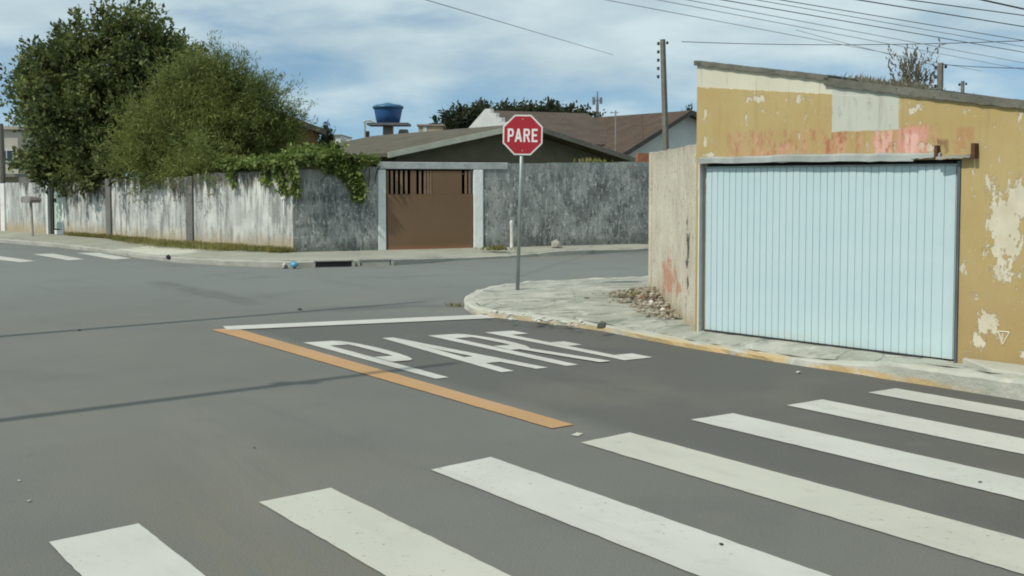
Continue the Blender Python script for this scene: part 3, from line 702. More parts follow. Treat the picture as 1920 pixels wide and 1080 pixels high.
backdrop = RW.put(empty('dark_backdrop')); tag(backdrop, 'added dark box with a flat roof behind the brown gate bars', 'dark_backdrop')  # box added behind the gate so its gaps stay black
q = MB(); q.box(xg0 - .5, xg1 + .5, .3, 4.5, 1.86, 1.93); q.build('roof', DK, backdrop)
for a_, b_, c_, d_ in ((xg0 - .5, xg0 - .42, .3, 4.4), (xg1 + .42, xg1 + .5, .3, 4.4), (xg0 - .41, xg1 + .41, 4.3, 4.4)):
    q = MB(); q.box(a_, b_, c_, d_, -.1, 1.855); q.build('wall', DK, backdrop)
# ------------------------------------------------------------------ things along the far wall
def post_thing(p0, h, r, mat, name, label, cat):
    o = MB().tube([p0, p0 + Vector((0, 0, h))], r, 10).build(name, mat); tag(o, label, cat); return o
p = G(959.5, 466, .12)
wp = MB().tube([p, p + Vector((-.01, 0, .60)), p + Vector((.0, 0, .63))], [.045, .043, .02], 10).build('short_post', m_plain('white_pvc', (.72, .72, .68), (.62, .62, .58), .5)); tag(wp, 'short white post stuck in the ground at the foot of the grey wall', 'post')
STONE = m_concrete('pale_stone', (.36, .34, .29), (.27, .26, .22), (.15, .14, .12), 3, .5, False)
p = G(1043, 466, .12); rk = MB().chunk((0, 0, .09), .17, .9).build('rock', STONE, smooth=False); rk.location = p; tag(rk, 'pale round rock lying at the foot of the mouldy grey wall', 'rock')
p = G(1128, 617, .07); rk = MB().chunk((0, 0, .04), .062, 1.1).build('rock', m_concrete('dark_stone', (.13, .15, .12), (.09, .1, .08), crack=False)); rk.location = p; tag(rk, 'small dark rock on the pavement edge above the yellow kerb', 'rock')
p = G(316, 488, .1); rk = MB().chunk((0, 0, .05), .085, .8).build('rock', m_concrete('black_stone', (.04, .04, .045), (.025, .025, .03), crack=False)); rk.location = p; tag(rk, 'dark stone lying on the pavement beside the far zebra crossing', 'rock')
# blue bag and white scrap by the far kerb
p = G(553, 503, .0); b_ = MB().chunk((0, -.05, .07), .14, .6).build('plastic_bag', m_plain('blue_plastic', (.07, .24, .36), (.12, .33, .45), .4, .5), smooth=True); b_.location = p; tag(b_, 'crumpled blue plastic bag lying against the far kerb', 'bag')
p = G(535, 503, .0); b_ = MB().chunk((0, -.04, .04), .1, .7).build('paper_scrap', m_plain('white_scrap', (.55, .53, .48), (.1, .09, .08), .8, .2, 0, 14)); b_.location = p; tag(b_, 'dirty white paper scrap beside the blue bag', 'litter')
# storm drain openings in the far kerb
for (a, b, ya, yb_), lb in (((588, 662, 501.3, 499.6), 'grey storm drain slot in the far kerb, nearest the blue bag'), ((672, 735, 499.0, 497.6), 'dark storm drain slot in the far kerb facing the brown gate')):
    f = Frame(G(a, ya), G(b, yb_), 0.); t = f.put(empty('storm_drain')); tag(t, lb, 'storm drain', 'storm drains in the far kerb')
    q = MB(); q.box(.03, f.len - .03, -.032, -.022, .015, .105); q.build('drain_opening', DK, t)
    q = MB(); q.box(0, f.len, -.05, .0, .106, .135); q.build('drain_lintel', KERB2, t, bevel=.006)
    q = MB(); q.box(-.03, .028, -.045, .0, -.01, .105); q.build('drain_cheek', KERB2, t); q = MB(); q.box(f.len - .028, f.len + .03, -.045, .0, -.01, .105); q.build('drain_cheek', KERB2, t)
# mail box on a post by the white wall
p = G(61, 442, .14); mbx = empty('letter_box', p, LW.rz); tag(mbx, 'flat topped letter box on a thin post before the white wall', 'letter box')
q = MB(); q.tube([(0, 0, 0), (-.06, 0, .92)], .04, 8); q.build('post', m_plain('grey_wood', (.5, .48, .42), (.16, .15, .13), .9, .1, 0, 1.2), mbx)
q = MB(); q.prism([(-.32, .90), (.20, .90), (.26, .98), (.2, 1.05), (-.30, 1.07), (-.37, .98)], -.15, .15); q.build('box', m_plain('grey_tin', (.26, .25, .23), (.19, .18, .17)), mbx, bevel=.01)
# water meter box on the white wall near the corner
xm = lx(534); q = MB(); q.box(xm - .09, xm + .09, -.04, -.002, lz(534, 374), lz(534, 360)); q.box(xm - .02, xm + .02, -.025, -.003, lz(534, 402), lz(534, 374.5)); mm = LW.put(q.build('meter_box', m_plain('white_box', (.66, .68, .66), (.6, .6, .58)), bevel=.006)); tag(mm, 'small white meter box with pipe on the wall near its corner', 'meter box')

# ------------------------------------------------------------------ stop sign
sg = empty('stop_sign', G(970, 546, .085)); tag(sg, 'red octagonal PARE sign on a thin grey pole at the pavement corner', 'stop sign')
o = sg.location; base = Vector(o); Ys = base.y
tp = D(977, 292, Ys) - base; ctr = D(980, 253, Ys) - base
POLE = m_plain('galvanised_pole', (.30, .34, .33), (.22, .25, .245), .45, .5, .5, 4)
top_in = ctr + Vector((0, .035, .26)); q = MB(); q.tube([(0, .03, -.1), top_in.lerp(Vector((0, .03, 0)), .5), top_in], .026, 12); q.build('pole', POLE, sg, smooth=True)
fr = empty('sign_plate_pivot'); bpy.data.objects.remove(fr)
def octa(r, y0, y1):
    q = MB(); q.prism([(r / math.cos(math.pi / 8) * math.cos(math.pi / 8 + k * math.pi / 4), r / math.cos(math.pi / 8) * math.sin(math.pi / 8 + k * math.pi / 4)) for k in range(8)], y0, y1); return q
ra = (290 - 215) / 2 * Ys / F_PX
TILT = (0, R(1.2), R(-8))
pl = octa(ra, -.004, .0).build('sign_plate', m_plain('white_sheeting', (.70, .68, .66), (.62, .58, .56), .4, .4), sg); pl.location = ctr; pl.rotation_euler = TILT
fc = octa(ra * .925, -.0065, -.0042).build('red_face', m_plain('red_sheeting', (.36, .012, .026), (.31, .012, .022), .38, .45, 0, 2), pl)
bk = octa(ra * .99, .0005, .003).build('back_plate', POLE, pl)
for z in (ra * .78, -ra * .78):
    q = MB(); q.tube([(0.0, -.0066, z), (0.0, -.0105, z)], .013, 8); q.build('bolt', m_plain('bolt_steel', (.45, .2, .2), (.35, .12, .12)), pl)
TXT = m_plain('white_letters', (.74, .72, .71), (.68, .66, .65), .4, .4)
q = MB(); W_, H_ = ra * 1.50, ra * .66
for gl in glyphs(((0, .205), (.235, .485), (.53, .76), (.805, 1)), .062, .155):
    for k, pg in enumerate(gl): q.prism([((x - .5) * W_, (y - .5) * H_ - ra * .02) for x, y in pg], -.0086 - .0002 * k, -.0067)
q.build('lettering', TXT, pl)
for z in (.12, -.17):
    q = MB(); q.box(-.05, .05, .0032, .012, z, z + .03); q.build('bracket', POLE, pl)

# ------------------------------------------------------------------ foliage
def leaf_mesh(name, pos, dirs, size, aspect, mat, parent=None, curl=.15):
    n = len(pos); dirs = dirs / np.linalg.norm(dirs, axis=1, keepdims=True)
    r = rng.normal(size=(n, 3)); side = np.cross(dirs, r); side /= np.linalg.norm(side, axis=1, keepdims=True) + 1e-9
    nor = np.cross(dirs, side); sz = size * rng.uniform(.6, 1.3, (n, 1)); wd = sz * aspect
    v = np.empty((n, 4, 3)); v[:, 0] = pos; v[:, 1] = pos + dirs * sz * .5 + side * wd * .5 + nor * sz * curl * .5
    v[:, 2] = pos + dirs * sz; v[:, 3] = pos + dirs * sz * .5 - side * wd * .5 + nor * sz * curl * .5
    me = bpy.data.meshes.new(name); me.vertices.add(4 * n); me.vertices.foreach_set('co', v.reshape(-1))
    me.loops.add(4 * n); me.loops.foreach_set('vertex_index', np.arange(4 * n, dtype=np.int32)); me.polygons.add(n)
    me.polygons.foreach_set('loop_start', np.arange(0, 4 * n, 4, dtype=np.int32)); me.update(calc_edges=True)
    me.materials.append(mat); return link(bpy.data.objects.new(name, me), parent)
def crown_points(blobs, n, shell=.55, lump=.28):
    """sprig roots and outward directions spread through blobs (centre, radius xyz), denser toward the outside, in lumps"""
    vol = np.array([b[1][0] * b[1][1] * b[1][2] for b in blobs]) ** .72; vol = np.maximum(vol, vol.max() * .10); pick = rng.choice(len(blobs), n, p=vol / vol.sum())
    c = np.array([b[0] for b in blobs])[pick]; rad = np.array([b[1] for b in blobs])[pick]
    d = rng.normal(size=(n, 3)); d /= np.linalg.norm(d, axis=1, keepdims=True)
    az, el = np.arctan2(d[:, 1], d[:, 0]), np.arcsin(d[:, 2]); ph = pick * 1.7
    wob = 1 + lump * (.5 * np.sin(az * 3 + ph) * np.cos(el * 4 + ph) + .5 * np.sin(az * 7 + 2 * ph + el * 5))
    t = (1 - rng.random(n) ** 1.6 * shell)
    return c + d * rad * (t * wob)[:, None], d, pick
def make_crown(blobs, n_clump, per_clump, per, sprig, leaf, aspect, up, mat, parent, name='crown', shell=.55, lump=.28, spread=.24, spikes=0):
    """clumps of sprigs of leaves: the gaps between clumps let the light and the sky through"""
    p, d, _ = crown_points(blobs, n_clump, shell, lump)
    cp = np.repeat(p, per_clump, 0); cd = np.repeat(d, per_clump, 0); n = len(cp)
    size = np.repeat(rng.uniform(.55, 1.35, n_clump), per_clump)[:, None]
    cp = cp + rng.normal(size=cp.shape) * spread * size
    dd = cd + np.array([0, 0, up]) + rng.normal(size=cd.shape) * .38; dd /= np.linalg.norm(dd, axis=1, keepdims=True)
    L = sprig * rng.uniform(.5, 1.3, (n, 1))
    if spikes:   # leading shoots that stand out of the outline on the upper side
        q, e, _ = crown_points(blobs, spikes * 4, .12, lump); ok = e[:, 2] > -.1; q, e = q[ok][:spikes], e[ok][:spikes]
        sd = e * .75 + np.array([0, 0, .75]) + rng.normal(size=e.shape) * .22; sd /= np.linalg.norm(sd, axis=1, keepdims=True)
        k = 3; q = np.repeat(q, k, 0) + rng.normal(size=(len(q) * k, 3)) * .05; sd = np.repeat(sd, k, 0) + rng.normal(size=(len(sd) * k, 3)) * .10
        cp = np.vstack([cp, q]); dd = np.vstack([dd, sd]); L = np.vstack([L, sprig * rng.uniform(1.0, 2.0, (len(q), 1))]); n = len(cp)
    t = rng.random((n, per)); pos = cp[:, None] + dd[:, None] * (t[..., None] * L[:, None]); pos += rng.normal(size=pos.shape) * leaf * .35
    ld_ = dd[:, None] * .9 + rng.normal(size=pos.shape) * .75
    return leaf_mesh(name, pos.reshape(-1, 3), ld_.reshape(-1, 3), leaf, aspect, mat, parent)
def make_trunk(mb, base, top, r0, limbs):
    pts = [base.lerp(top, k / 5) + Vector((random.uniform(-.05, .05), random.uniform(-.05, .05), 0)) * (k > 0) for k in range(6)]
    mb.tube(pts, [r0 * (1 - .1 * k) for k in range(6)], 10)
    for tip in limbs:
        s_ = pts[random.randint(2, 5)]; mid = s_.lerp(tip, .5) + Vector((random.uniform(-.2, .2), random.uniform(-.2, .2), .1))
        mb.tube([s_, mid, tip], [r0 * .5, r0 * .33, r0 * .1], 7)
BARK = m_plain('bark', (.10, .08, .055), (.055, .045, .035), .95, .1, 0, 6, True, .02)
def blob_at(px, py, rpx, Y, squash=1.):
    c = D(px, py, Y); r = rpx * Y / F_PX; return (tuple(c), (r, r * .95, r * squash))
def tree(label, cat, bl, n_clump, per_clump, per, sprig, leaf, asp, up, mat, base, top, r0, shell=.55, lump=.28, spread=.24, spikes=0):
    t = empty('tree', base); tag(t, label, cat)
    b0 = np.array(base); bl = [(tuple(np.array(c) - b0), r) for c, r in bl]
    make_crown(bl, n_clump, per_clump, per, sprig, leaf, asp, up, mat, t, shell=shell, lump=lump, spread=spread, spikes=spikes)
    mb = MB(); make_trunk(mb, Vector((0, 0, -.05)), Vector(top) - Vector(base), r0, [Vector(c) for c, r in bl]); mb.build('trunk', BARK, t, smooth=True); return t
LEAF_D = m_leaf('dark_leaf', (.050, .075, .028), (.125, .155, .050), (.25, .28, .085), .9)
LEAF_L = m_leaf('olive_leaf', (.100, .135, .036), (.195, .232, .064), (.32, .345, .11), 1.0)
Yd = 29.9
bl = [blob_at(*a, Yd + dy_) for a, dy_ in (((205, 135, 78), 0), ((120, 155, 56), .4), ((272, 118, 58), .2), ((310, 180, 72), .3), ((138, 235, 78), -.4), ((215, 260, 82), -.6), ((90, 285, 42), 0), ((335, 130, 32), .5), ((400, 175, 38), .6), ((64, 165, 20), .2), ((150, 90, 28), 0), ((205, 70, 26), 0), ((250, 62, 28), .2), ((125, 305, 38), -.8), ((190, 308, 38), -.8), ((72, 225, 26), 0), ((92, 115, 22), 0), ((100, 328, 24), -.4), ((165, 326, 28), -1.6), ((212, 318, 26), -2.6), ((240, 305, 45), .3), ((150, 318, 30), -.3))]
tree('large dark green tree behind the white wall, spiky against the sky', 'tree', bl, 400, 11, 14, .42, .15, .5, .6, LEAF_D, (D(190, 330, Yd).x, Yd, .1), (D(195, 200, Yd).x, Yd, 3.6),   .2, .6, .22, .20, 150)
Yl = 26.7
bl = [blob_at(*a, Yl + dy_, .95) for a, dy_ in (((392, 215, 72), 0), ((315, 262, 62), .1), ((465, 235, 62), .2), ((400, 285, 62), -.3), ((290, 295, 42), -.2), ((505, 262, 42), .2), ((375, 165, 34), .1), ((430, 175, 36), .2), ((345, 305, 40), -.6), ((450, 300, 48), -.2), ((255, 290, 24), 0), ((345, 312, 30), -1.65), ((385, 314, 28), -2.2), ((300, 312, 24), -.8), ((400, 310, 34), -.2), ((310, 312, 26), -.2))]
tree('olive green feathery bushy tree overhanging the white wall', 'tree', bl, 400, 12, 24, .50, .13, .15, .6, LEAF_L, (D(385, 330, Yl).x, Yl, .1), (D(390, 250, Yl).x, Yl, 2.6), .13, .55, .22, .20, 110)
# creeper on the corner of the walls
LEAF_V = m_leaf('creeper_leaf', (.085, .125, .030), (.19, .25, .065), (.34, .40, .14), 2.2)
pts, drs = [], []
def creep(px0, py0, px1, py1, n, Yf, spread, hang=.2):
    for _ in range(n):
        t = random.random(); px = px0 + (px1 - px0) * t; py = py0 + (py1 - py0) * t
        c = D(px + random.gauss(0, spread), py + random.gauss(0, spread * .55), Yf(px) - (random.uniform(.02, .30) if px < 600 else random.uniform(.02, .09))); pts.append(tuple(c)); drs.append((random.gauss(0, .6), random.gauss(-.5, .5), random.gauss(-hang, .6)))
def Yl_(px):   # depth of the wall face at this column
    d = ray(px, 440); fr_ = LW if px < 551 else RW; return EYE.y + d.y * ((fr_.o - EYE).dot(fr_.n) / d.dot(fr_.n))
creep(415, 306, 550, 300, 1100, Yl_, 7); creep(550, 297, 704, 299, 900, Yl_, 7); creep(480, 305, 640, 288, 700, lambda p: Yl_(p) + .5, 9)
creep(540, 285, 640, 276, 420, lambda p: Yl_(p) + .9, 7)
creep(518, 310, 535, 362, 170, Yl_, 4, .8); creep(548, 300, 556, 365, 220, Yl_, 4, .8); creep(640, 310, 672, 350, 420, Yl_, 8, .8); creep(662, 305, 675, 372, 420, Yl_, 6, .8); creep(600, 305, 640, 318, 300, Yl_, 6, .5); creep(430, 315, 440, 345, 60, Yl_, 4, .8); creep(495, 312, 503, 345, 80, Yl_, 4, .8)
cr = empty('creeper', RA); tag(cr, 'leafy green creeper spilling over the corner of the two walls', 'creeper')
lf = leaf_mesh('foliage', np.array(pts) - np.array(RA), np.array(drs), .13, .62, LEAF_V, cr)
mb = MB()
for _ in range(9):
    a = RW.world(random.uniform(.5, 2.0), -.03, random.uniform(1.75, 1.95)) - RA; mb.tube([a, a + Vector((random.uniform(-.1, .1), 0, -.2)), a + Vector((random.uniform(-.15, .15), -.01, -.4))], [.012, .009, .005], 5)
mb.build('stems', BARK, cr)['kind'] = 'stuff'
# grass strip at the foot of the white wall, weeds elsewhere
GRASS = m_leaf('dry_grass', (.17, .18, .055), (.27, .25, .085), (.38, .32, .15), 1.2)
def grass(name, centre_fn, n, h, label=None, cat=None, kind='stuff', lean=.4):
    P_, D_ = [], []
    for _ in range(n):
        c = centre_fn(); P_.append(tuple(c)); D_.append((random.gauss(0, lean), random.gauss(0, lean), 1))
    o = leaf_mesh(name, np.array(P_), np.array(D_), h, .10, GRASS, None, .1)
    return tag(o, label, cat, kind=kind)
gspots = [(random.random() ** .8, random.random()) for _ in range(120)]
def gfn():
    t, v = random.choice(gspots) if random.random() < .8 else (random.random(), random.random()); t = min(1, max(0, t + random.gauss(0, .012)))
    px = 125 + 428 * t; wd = .10 + 1.15 * max(0, math.sin((t - .18) * 3.5)) ; return LW.world(lx(px), -abs(v * .75 + random.gauss(0, .12)) * wd - .01, 0.0)
grass('grass', gfn, 11500, .12)
DRYW = m_leaf('roof_weed', (.17, .155, .11), (.24, .22, .16), (.30, .28, .21), 3)
# weed on the garage roof
P_, D_ = [], []
wo = GF.pt(1650, 150); rootz = ztop(wo[0]) + .005
rw_ = GF.world(wo[0], .6, rootz + .0)
for _ in range(46):
    a = random.uniform(0, 6.28); ln = random.uniform(.12, .42); tilt = random.uniform(.05, .7); dv = Vector((math.cos(a) * tilt, math.sin(a) * tilt, 1)).normalized()
    st_ = Vector((random.gauss(0, .09), random.gauss(0, .09), 0))
    for k in range(16):
        t = k / 15 * ln; P_.append(tuple(st_ + dv * t)); D_.append(tuple(dv + Vector((random.gauss(0, .5), random.gauss(0, .5), random.gauss(.2, .4)))))
wd_ = leaf_mesh('weed_tuft', np.array(P_), np.array(D_), .05, .35, DRYW); wd_.location = rw_; tag(wd_, 'dry bushy weed growing on the garage roof', 'weed')
P_, D_ = [], []
for _ in range(420):
    x_ = wo[0] + random.gauss(-.05, .20); P_.append(tuple(GF.world(x_, random.uniform(.0, .6), ztop(x_) + .008))); D_.append((random.gauss(0, .6), random.gauss(0, .6), .8))
tag(leaf_mesh('roof_grass', np.array(P_), np.array(D_), .08, .12, DRYW), kind='stuff')
def tuft(px, py, n, h, label, sp=.12, z=.13):
    c = G(px, py, z); P_ = [(random.gauss(0, sp), random.gauss(0, sp * .4), 0) for _ in range(n)]; D_ = [(random.gauss(0, .5), random.gauss(0, .5), 1) for _ in range(n)]
    o = leaf_mesh('weed_tuft', np.array(P_), np.array(D_), h, .22, GRASS); o.location = c; tag(o, label, 'weed')
tuft(932, 470, 110, .13, 'yellow green weed tuft beside the white gate post', .16); tuft(858, 575, 60, .06, 'tiny weed in the gutter at the rounded kerb corner', .08, .0)
tuft(1112, 300, 90, .12, 'small green weed growing on top of the grey wall', .2, .0)
o = COL.objects[-1]; o.location = RW.world(rx(1112), .06, rz(1112, 305))

# ------------------------------------------------------------------ rubble and broken kerb
def m_rubble():
    m = Mat('rubble_mix'); r = m.geo('Random Per Island')
    c = m.mix(r, (.22, .19, .14), (.38, .35, .28)); c = m.mix(r.sm(.12, .0), c, (.58, .56, .50)); c = m.mix(r.box(.3, .42), c, (.13, .11, .08)); c = m.mix(r.box(.6, .64), c, (.24, .12, .075))
    c = m.mix(m.noise(m.o, 30, 4).sm(.4, .7) * .5, c, (.17, .14, .10)); return m.out(c, .95, .1, bump=m.noise(m.o, 60, 4), bd=.006)
RUB = m_rubble()
mb = MB(); pa, pb = SF.world(.3, -.1), SF.world(2.7, -.12)
for _ in range(950):
    t = random.random() ** 1.5; off = abs(random.gauss(0, .33)) * (1 - .65 * t); q_ = Vector((CH1.x, CH1.y, 0)).lerp(Vector((GA.x, GA.y, 0)), .05 + t * .72) + SF.n * -(off + .02)
    hgt = max(0, .13 * (1 - off / .7)) * (1 - .55 * t); r = .006 + .05 * random.random() ** 3.2; mb.chunk((q_.x, q_.y, .12 + random.random() * hgt), r, random.uniform(.35, .8))
tag(mb.build('rubble', RUB), kind='stuff')
BRK = m_concrete('white_rubble', (.6, .58, .52), (.45, .42, .36), crack=False); BR2 = m_concrete('broken_clay', (.30, .13, .075), (.22, .10, .06), crack=False)
for px, py, r, mt, lb in ((1222, 571, .055, BRK, 'white plaster chunk lying in the rubble under the cream wall'), (1249, 574, .05, m_concrete('black_lump', (.03, .028, .025), (.02, .02, .02), crack=False), 'black lump at the near end of the rubble'), (1165, 556, .07, RUB, 'beige stone at the far edge of the rubble'), (1205, 562, .06, BR2, 'broken red clay brick piece amid the rubble')):
    c = G(px, py, .14); o = MB().chunk((0, 0, .02), r, .8).build('rubble_chunk', mt); o.location = c; tag(o, lb, 'rubble chunk', 'chunks in the rubble')
c = G(1195, 556, .16); dvt = leaf_mesh('weed_tuft', np.array([(random.gauss(0, .14), random.gauss(0, .1), 0) for _ in range(60)]), np.array([(random.gauss(0, .7), random.gauss(0, .7), .6) for _ in range(60)]), .10, .12, GRASS); dvt.location = c; tag(dvt, 'dry grass tuft growing out of the rubble', 'weed')
mb = MB()
for _ in range(90):
    t = random.random(); px = 905 + 190 * t; py = 588 + 20 * t + random.gauss(-2, 3.5); c = G(px, py, .085); mb.chunk((c.x, c.y, .080), .008 + .045 * random.random() ** 2, .35)
tag(mb.build('broken_concrete', m_concrete('whitewashed_bits', (.60, .60, .55), (.45, .45, .4), crack=False)), kind='stuff')
# small litter on the asphalt
LIT = [(1353, 1022, .025, (.03, .028, .022), 'dry leaf', 'dark curled leaf lying on the third zebra stripe'), (477, 840, .02, (.04, .04, .038), 'pebble', 'small dark pebble on open asphalt below the yellow line'), (36, 902, .018, (.5, .5, .46), 'paper bit', 'white paper bit on the asphalt at far left'), (55, 940, .02, (.5, .5, .46), 'paper bit', 'larger pale paper bit just above the nearest zebra stripe'),
       (1497, 699, .035, (.55, .54, .48), 'plaster bit', 'pale plaster bit in the gutter under the blue door'), (562, 581, .05, (.06, .06, .06), 'stone', 'dark stone on the road beyond the stop line'), (1838, 905, .02, (.06, .06, .055), 'twig', 'dark twig on the fifth zebra stripe'), (149, 620, .04, (.05, .05, .05), 'stone', 'dark stone on the road at left beyond the cable shadow')]
for px, py, r, c_, cat, lb in LIT:
    r *= .62; o = MB().chunk((0, 0, r * .35), r, .4).build(cat.replace(' ', '_'), m_plain('litter', c_, tuple(x * .7 for x in c_))); o.location = G(px, py, .004); tag(o, lb, cat)

# ------------------------------------------------------------------ houses behind
def house(label, name, gpx, Y, rotdir, prof_px, back, wall_mat, roof_mat, barge_mat, over=.5, barge2=None, bh=.08, wall_in=.45, th=.10, cat='house', zfloor=0.):
    """gable house: prof_px = left eave, apex, right eave of the roof edge facing us (photo pixels), back = length"""
    c = D(gpx, 300, Y); u = Vector(rotdir).normalized(); f = Frame((c.x, c.y), (c.x + u.x, c.y + u.y), 0.)
    pr = [f.pt(*q) for q in prof_px]; t = f.put(empty(name)); tag(t, label, cat)
    (xl, zl_), (xa, za), (xr, zr_) = pr
    for p0, p1, in ((pr[0], pr[1]), (pr[1], pr[2])):
        mb = MB(); mb.prism([p0, p1, (p1[0], p1[1] - th), (p0[0], p0[1] - th)], .03, back); mb.build('roof', roof_mat, t)
        mb = MB(); mb.prism([(p0[0], p0[1] + .02), (p1[0], p1[1] + .02), (p1[0], p1[1] - th - bh), (p0[0], p0[1] - th - bh)], -.0, .028); mb.build('bargeboard', barge2 if barge2 and p0 is pr[1] else barge_mat, t)
    li = lambda x: (zl_ + (za - zl_) * (x - xl) / (xa - xl) if x < xa else za + (zr_ - za) * (x - xa) / (xr - xa)) - th - .01
    x0, x1 = xl + over, xr - over
    mb = MB(); mb.prism([(x0, zfloor), (x1, zfloor), (x1, li(x1)), (xa, li(xa)), (x0, li(x0))], wall_in, back - .3); mb.build('wall', wall_mat, t)
    return t, f
GREYW = m_plain('grey_gable', (.185, .175, .125), (.14, .135, .10), .9, .1, 0, 2)
FIBRE = m_tile('fibre_roof', (.088, .080, .062), (.125, .114, .088), 'y', .18)
CREAMB = m_plain('cream_barge', (.66, .64, .52), (.52, .50, .40), .8, .2, 0, 3)
DKB = m_plain('dark_barge', (.09, .08, .07), (.06, .055, .05))
hA, fA = house('wide grey gabled house directly behind the brown gate', 'house', 990, 32, (.836, .548), [(728, 287), (990, 231), (1192, 297)], 10.5, GREYW, FIBRE, CREAMB, over=.7, wall_in=.9, barge2=m_plain('right_barge', (.20, .185, .15), (.14, .13, .105)), bh=.035)  # right bargeboard in a darker colour than the left one
TILE = m_tile('brown_tile_roof', (.072, .050, .038), (.096, .070, .053), 'y', .22)
TILE2 = m_tile('grey_brown_tile', (.105, .082, .066), (.080, .062, .05), 'x', .22)
WHT = m_plain('white_gable', (.58, .60, .58), (.50, .52, .51), .9, .1, 0, 2)
hB, fB = house('house with long brown tiled roof and white gable beyond the cream wall', 'house', 1290, 44, (.796, .605), [(1165, 290), (1297, 207), (1430, 275)], 12.0, WHT, TILE, DKB, over=.5, wall_in=.5)
# house with its ridge along the cross street, pale gable end at left
c = D(918, 300, 42); u = Vector((.915, .404)); f = Frame((c.x, c.y), (c.x + u.x, c.y + u.y), 0.)
hc = f.put(empty('house')); tag(hc, 'house with grey brown roof and white stepped gable end behind the sign', 'house')
xr0, zr0 = f.pt(916, 207, 4.0); xe, zr1 = f.pt(1100, 213, 4.0)
mb = MB(); mb.add([(xr0, 4, zr0), (xe, 4, zr0), (xe, -.2, zr0 - 1.55), (xr0, -.2, zr0 - 1.55), (xr0, 4, zr0 - .12), (xe, 4, zr0 - .12), (xe, -.2, zr0 - 1.67), (xr0, -.2, zr0 - 1.67)], [(0, 1, 2, 3), (7, 6, 5, 4), (0, 4, 5, 1), (3, 2, 6, 7), (0, 3, 7, 4), (1, 5, 6, 2)]); mb.build('roof', TILE2, hc)
mb = MB(); mb.add([(xr0, 4.01, zr0), (xe, 4.01, zr0), (xe, 8.2, zr0 - 1.55), (xr0, 8.2, zr0 - 1.55), (xr0, 4.01, zr0 - .12), (xe, 4.01, zr0 - .12), (xe, 8.2, zr0 - 1.67), (xr0, 8.2, zr0 - 1.67)], [(0, 3, 2, 1), (4, 5, 6, 7), (0, 1, 5, 4), (3, 7, 6, 2), (0, 4, 7, 3), (1, 2, 6, 5)]); mb.build('roof', TILE2, hc)
mb = MB(); mb.box(xr0 + .02, xe - .1, .3, 7.7, 0, zr0 - 1.7); mb.build('wall', WHT, hc)
mb = MB(); n = 7; poly = []
yy = lambda k: 4 - 4.2 * k / n; zz = lambda k: zr0 + .06 - 1.55 * k / n
for k in range(n): poly += [(yy(k), zz(k)), (yy(k) , zz(k)), (yy(k + 1), zz(k) - .02)]
ps = [(y_, z_) for y_, z_ in poly] + [(-.2, 0), (8.2, 0), (8.2, zr0 - 1.5), (4, zr0 + .06)]
cl = []
for q_ in ps:
    if not cl or (abs(q_[0] - cl[-1][0]) + abs(q_[1] - cl[-1][1])) > 1e-4: cl.append(q_)
if abs(cl[0][0] - cl[-1][0]) + abs(cl[0][1] - cl[-1][1]) < 1e-4: cl.pop()
mb.add([(xr0 - .16, a_, b_) for a_, b_ in cl] + [(xr0 - .005, a_, b_) for a_, b_ in cl], [tuple(range(len(cl))), tuple(range(2 * len(cl) - 1, len(cl) - 1, -1))] + [(i, i + len(cl), (i + 1) % len(cl) + len(cl), (i + 1) % len(cl)) for i in range(len(cl))])
mb.build('gable_end', WHT, hc)
# brown house by the trees
BRW = m_plain('ochre_brown_wall', (.22, .13, .065), (.17, .10, .05), .9, .1, 0, 2)
house('small ochre brown gabled house between the trees and the creeper', 'house', 560, 38, (.94, .33), [(380, 262), (500, 203), (612, 244)], 7, BRW, TILE, DKB, over=.25, wall_in=.3)
# brick wall corner beyond the grey wall
f = Frame(D(1196, 300, 36), D(1262, 300, 36.4)); q = MB(); q.box(0, f.len, 0, .15, 0, f.pt(1206, 287)[1]); bw = f.put(q.build('brick_wall', m_plain('red_brick', (.36, .16, .10), (.27, .12, .07), .9, .1, 0, 6))); tag(bw, 'orange brick wall end showing above the grey wall beside the cream pillar', 'wall')
# pale building at the left edge
PALE = m_plain('pale_render', (.50, .46, .40), (.44, .41, .36), .9, .1, 0, 1.5)
f = Frame(D(-110, 300, 52), D(34, 300, 52.3)); t = f.put(empty('house')); tag(t, 'pale two storey house with dark window at the left edge', 'house')
zt_ = f.pt(20, 243)[1]; q = MB(); q.box(0, f.len, 0, 6, 0, zt_); q.build('wall', PALE, t)
q = MB(); q.box(-.2, f.len + .12, -.2, 6.2, zt_ + .002, zt_ + .16); q.build('roof', m_plain('pale_fascia', (.42, .37, .31), (.34, .3, .26)), t)
xw, zw = f.pt(13, 292); q = MB(); q.box(xw - .32, xw + .32, -.06, -.005, zw - .3, zw + .3); wn = q.build('window', WHT, t)
q = MB(); q.box(xw - .27, xw - .03, -.075, -.061, zw - .25, zw + .25); q.box(xw + .03, xw + .27, -.075, -.061, zw - .25, zw + .25); q.build('pane', m_plain('dark_glass', (.03, .04, .05), (.02, .03, .04), .15, .6), wn)
q = MB(); q.box(xw - .9, f.len + .4, -1.6, -.002, f.pt(20, 332)[1], f.pt(20, 326)[1]); q.build('porch_roof', m_plain('grey_porch', (.2, .2, .18), (.15, .15, .14)), t)
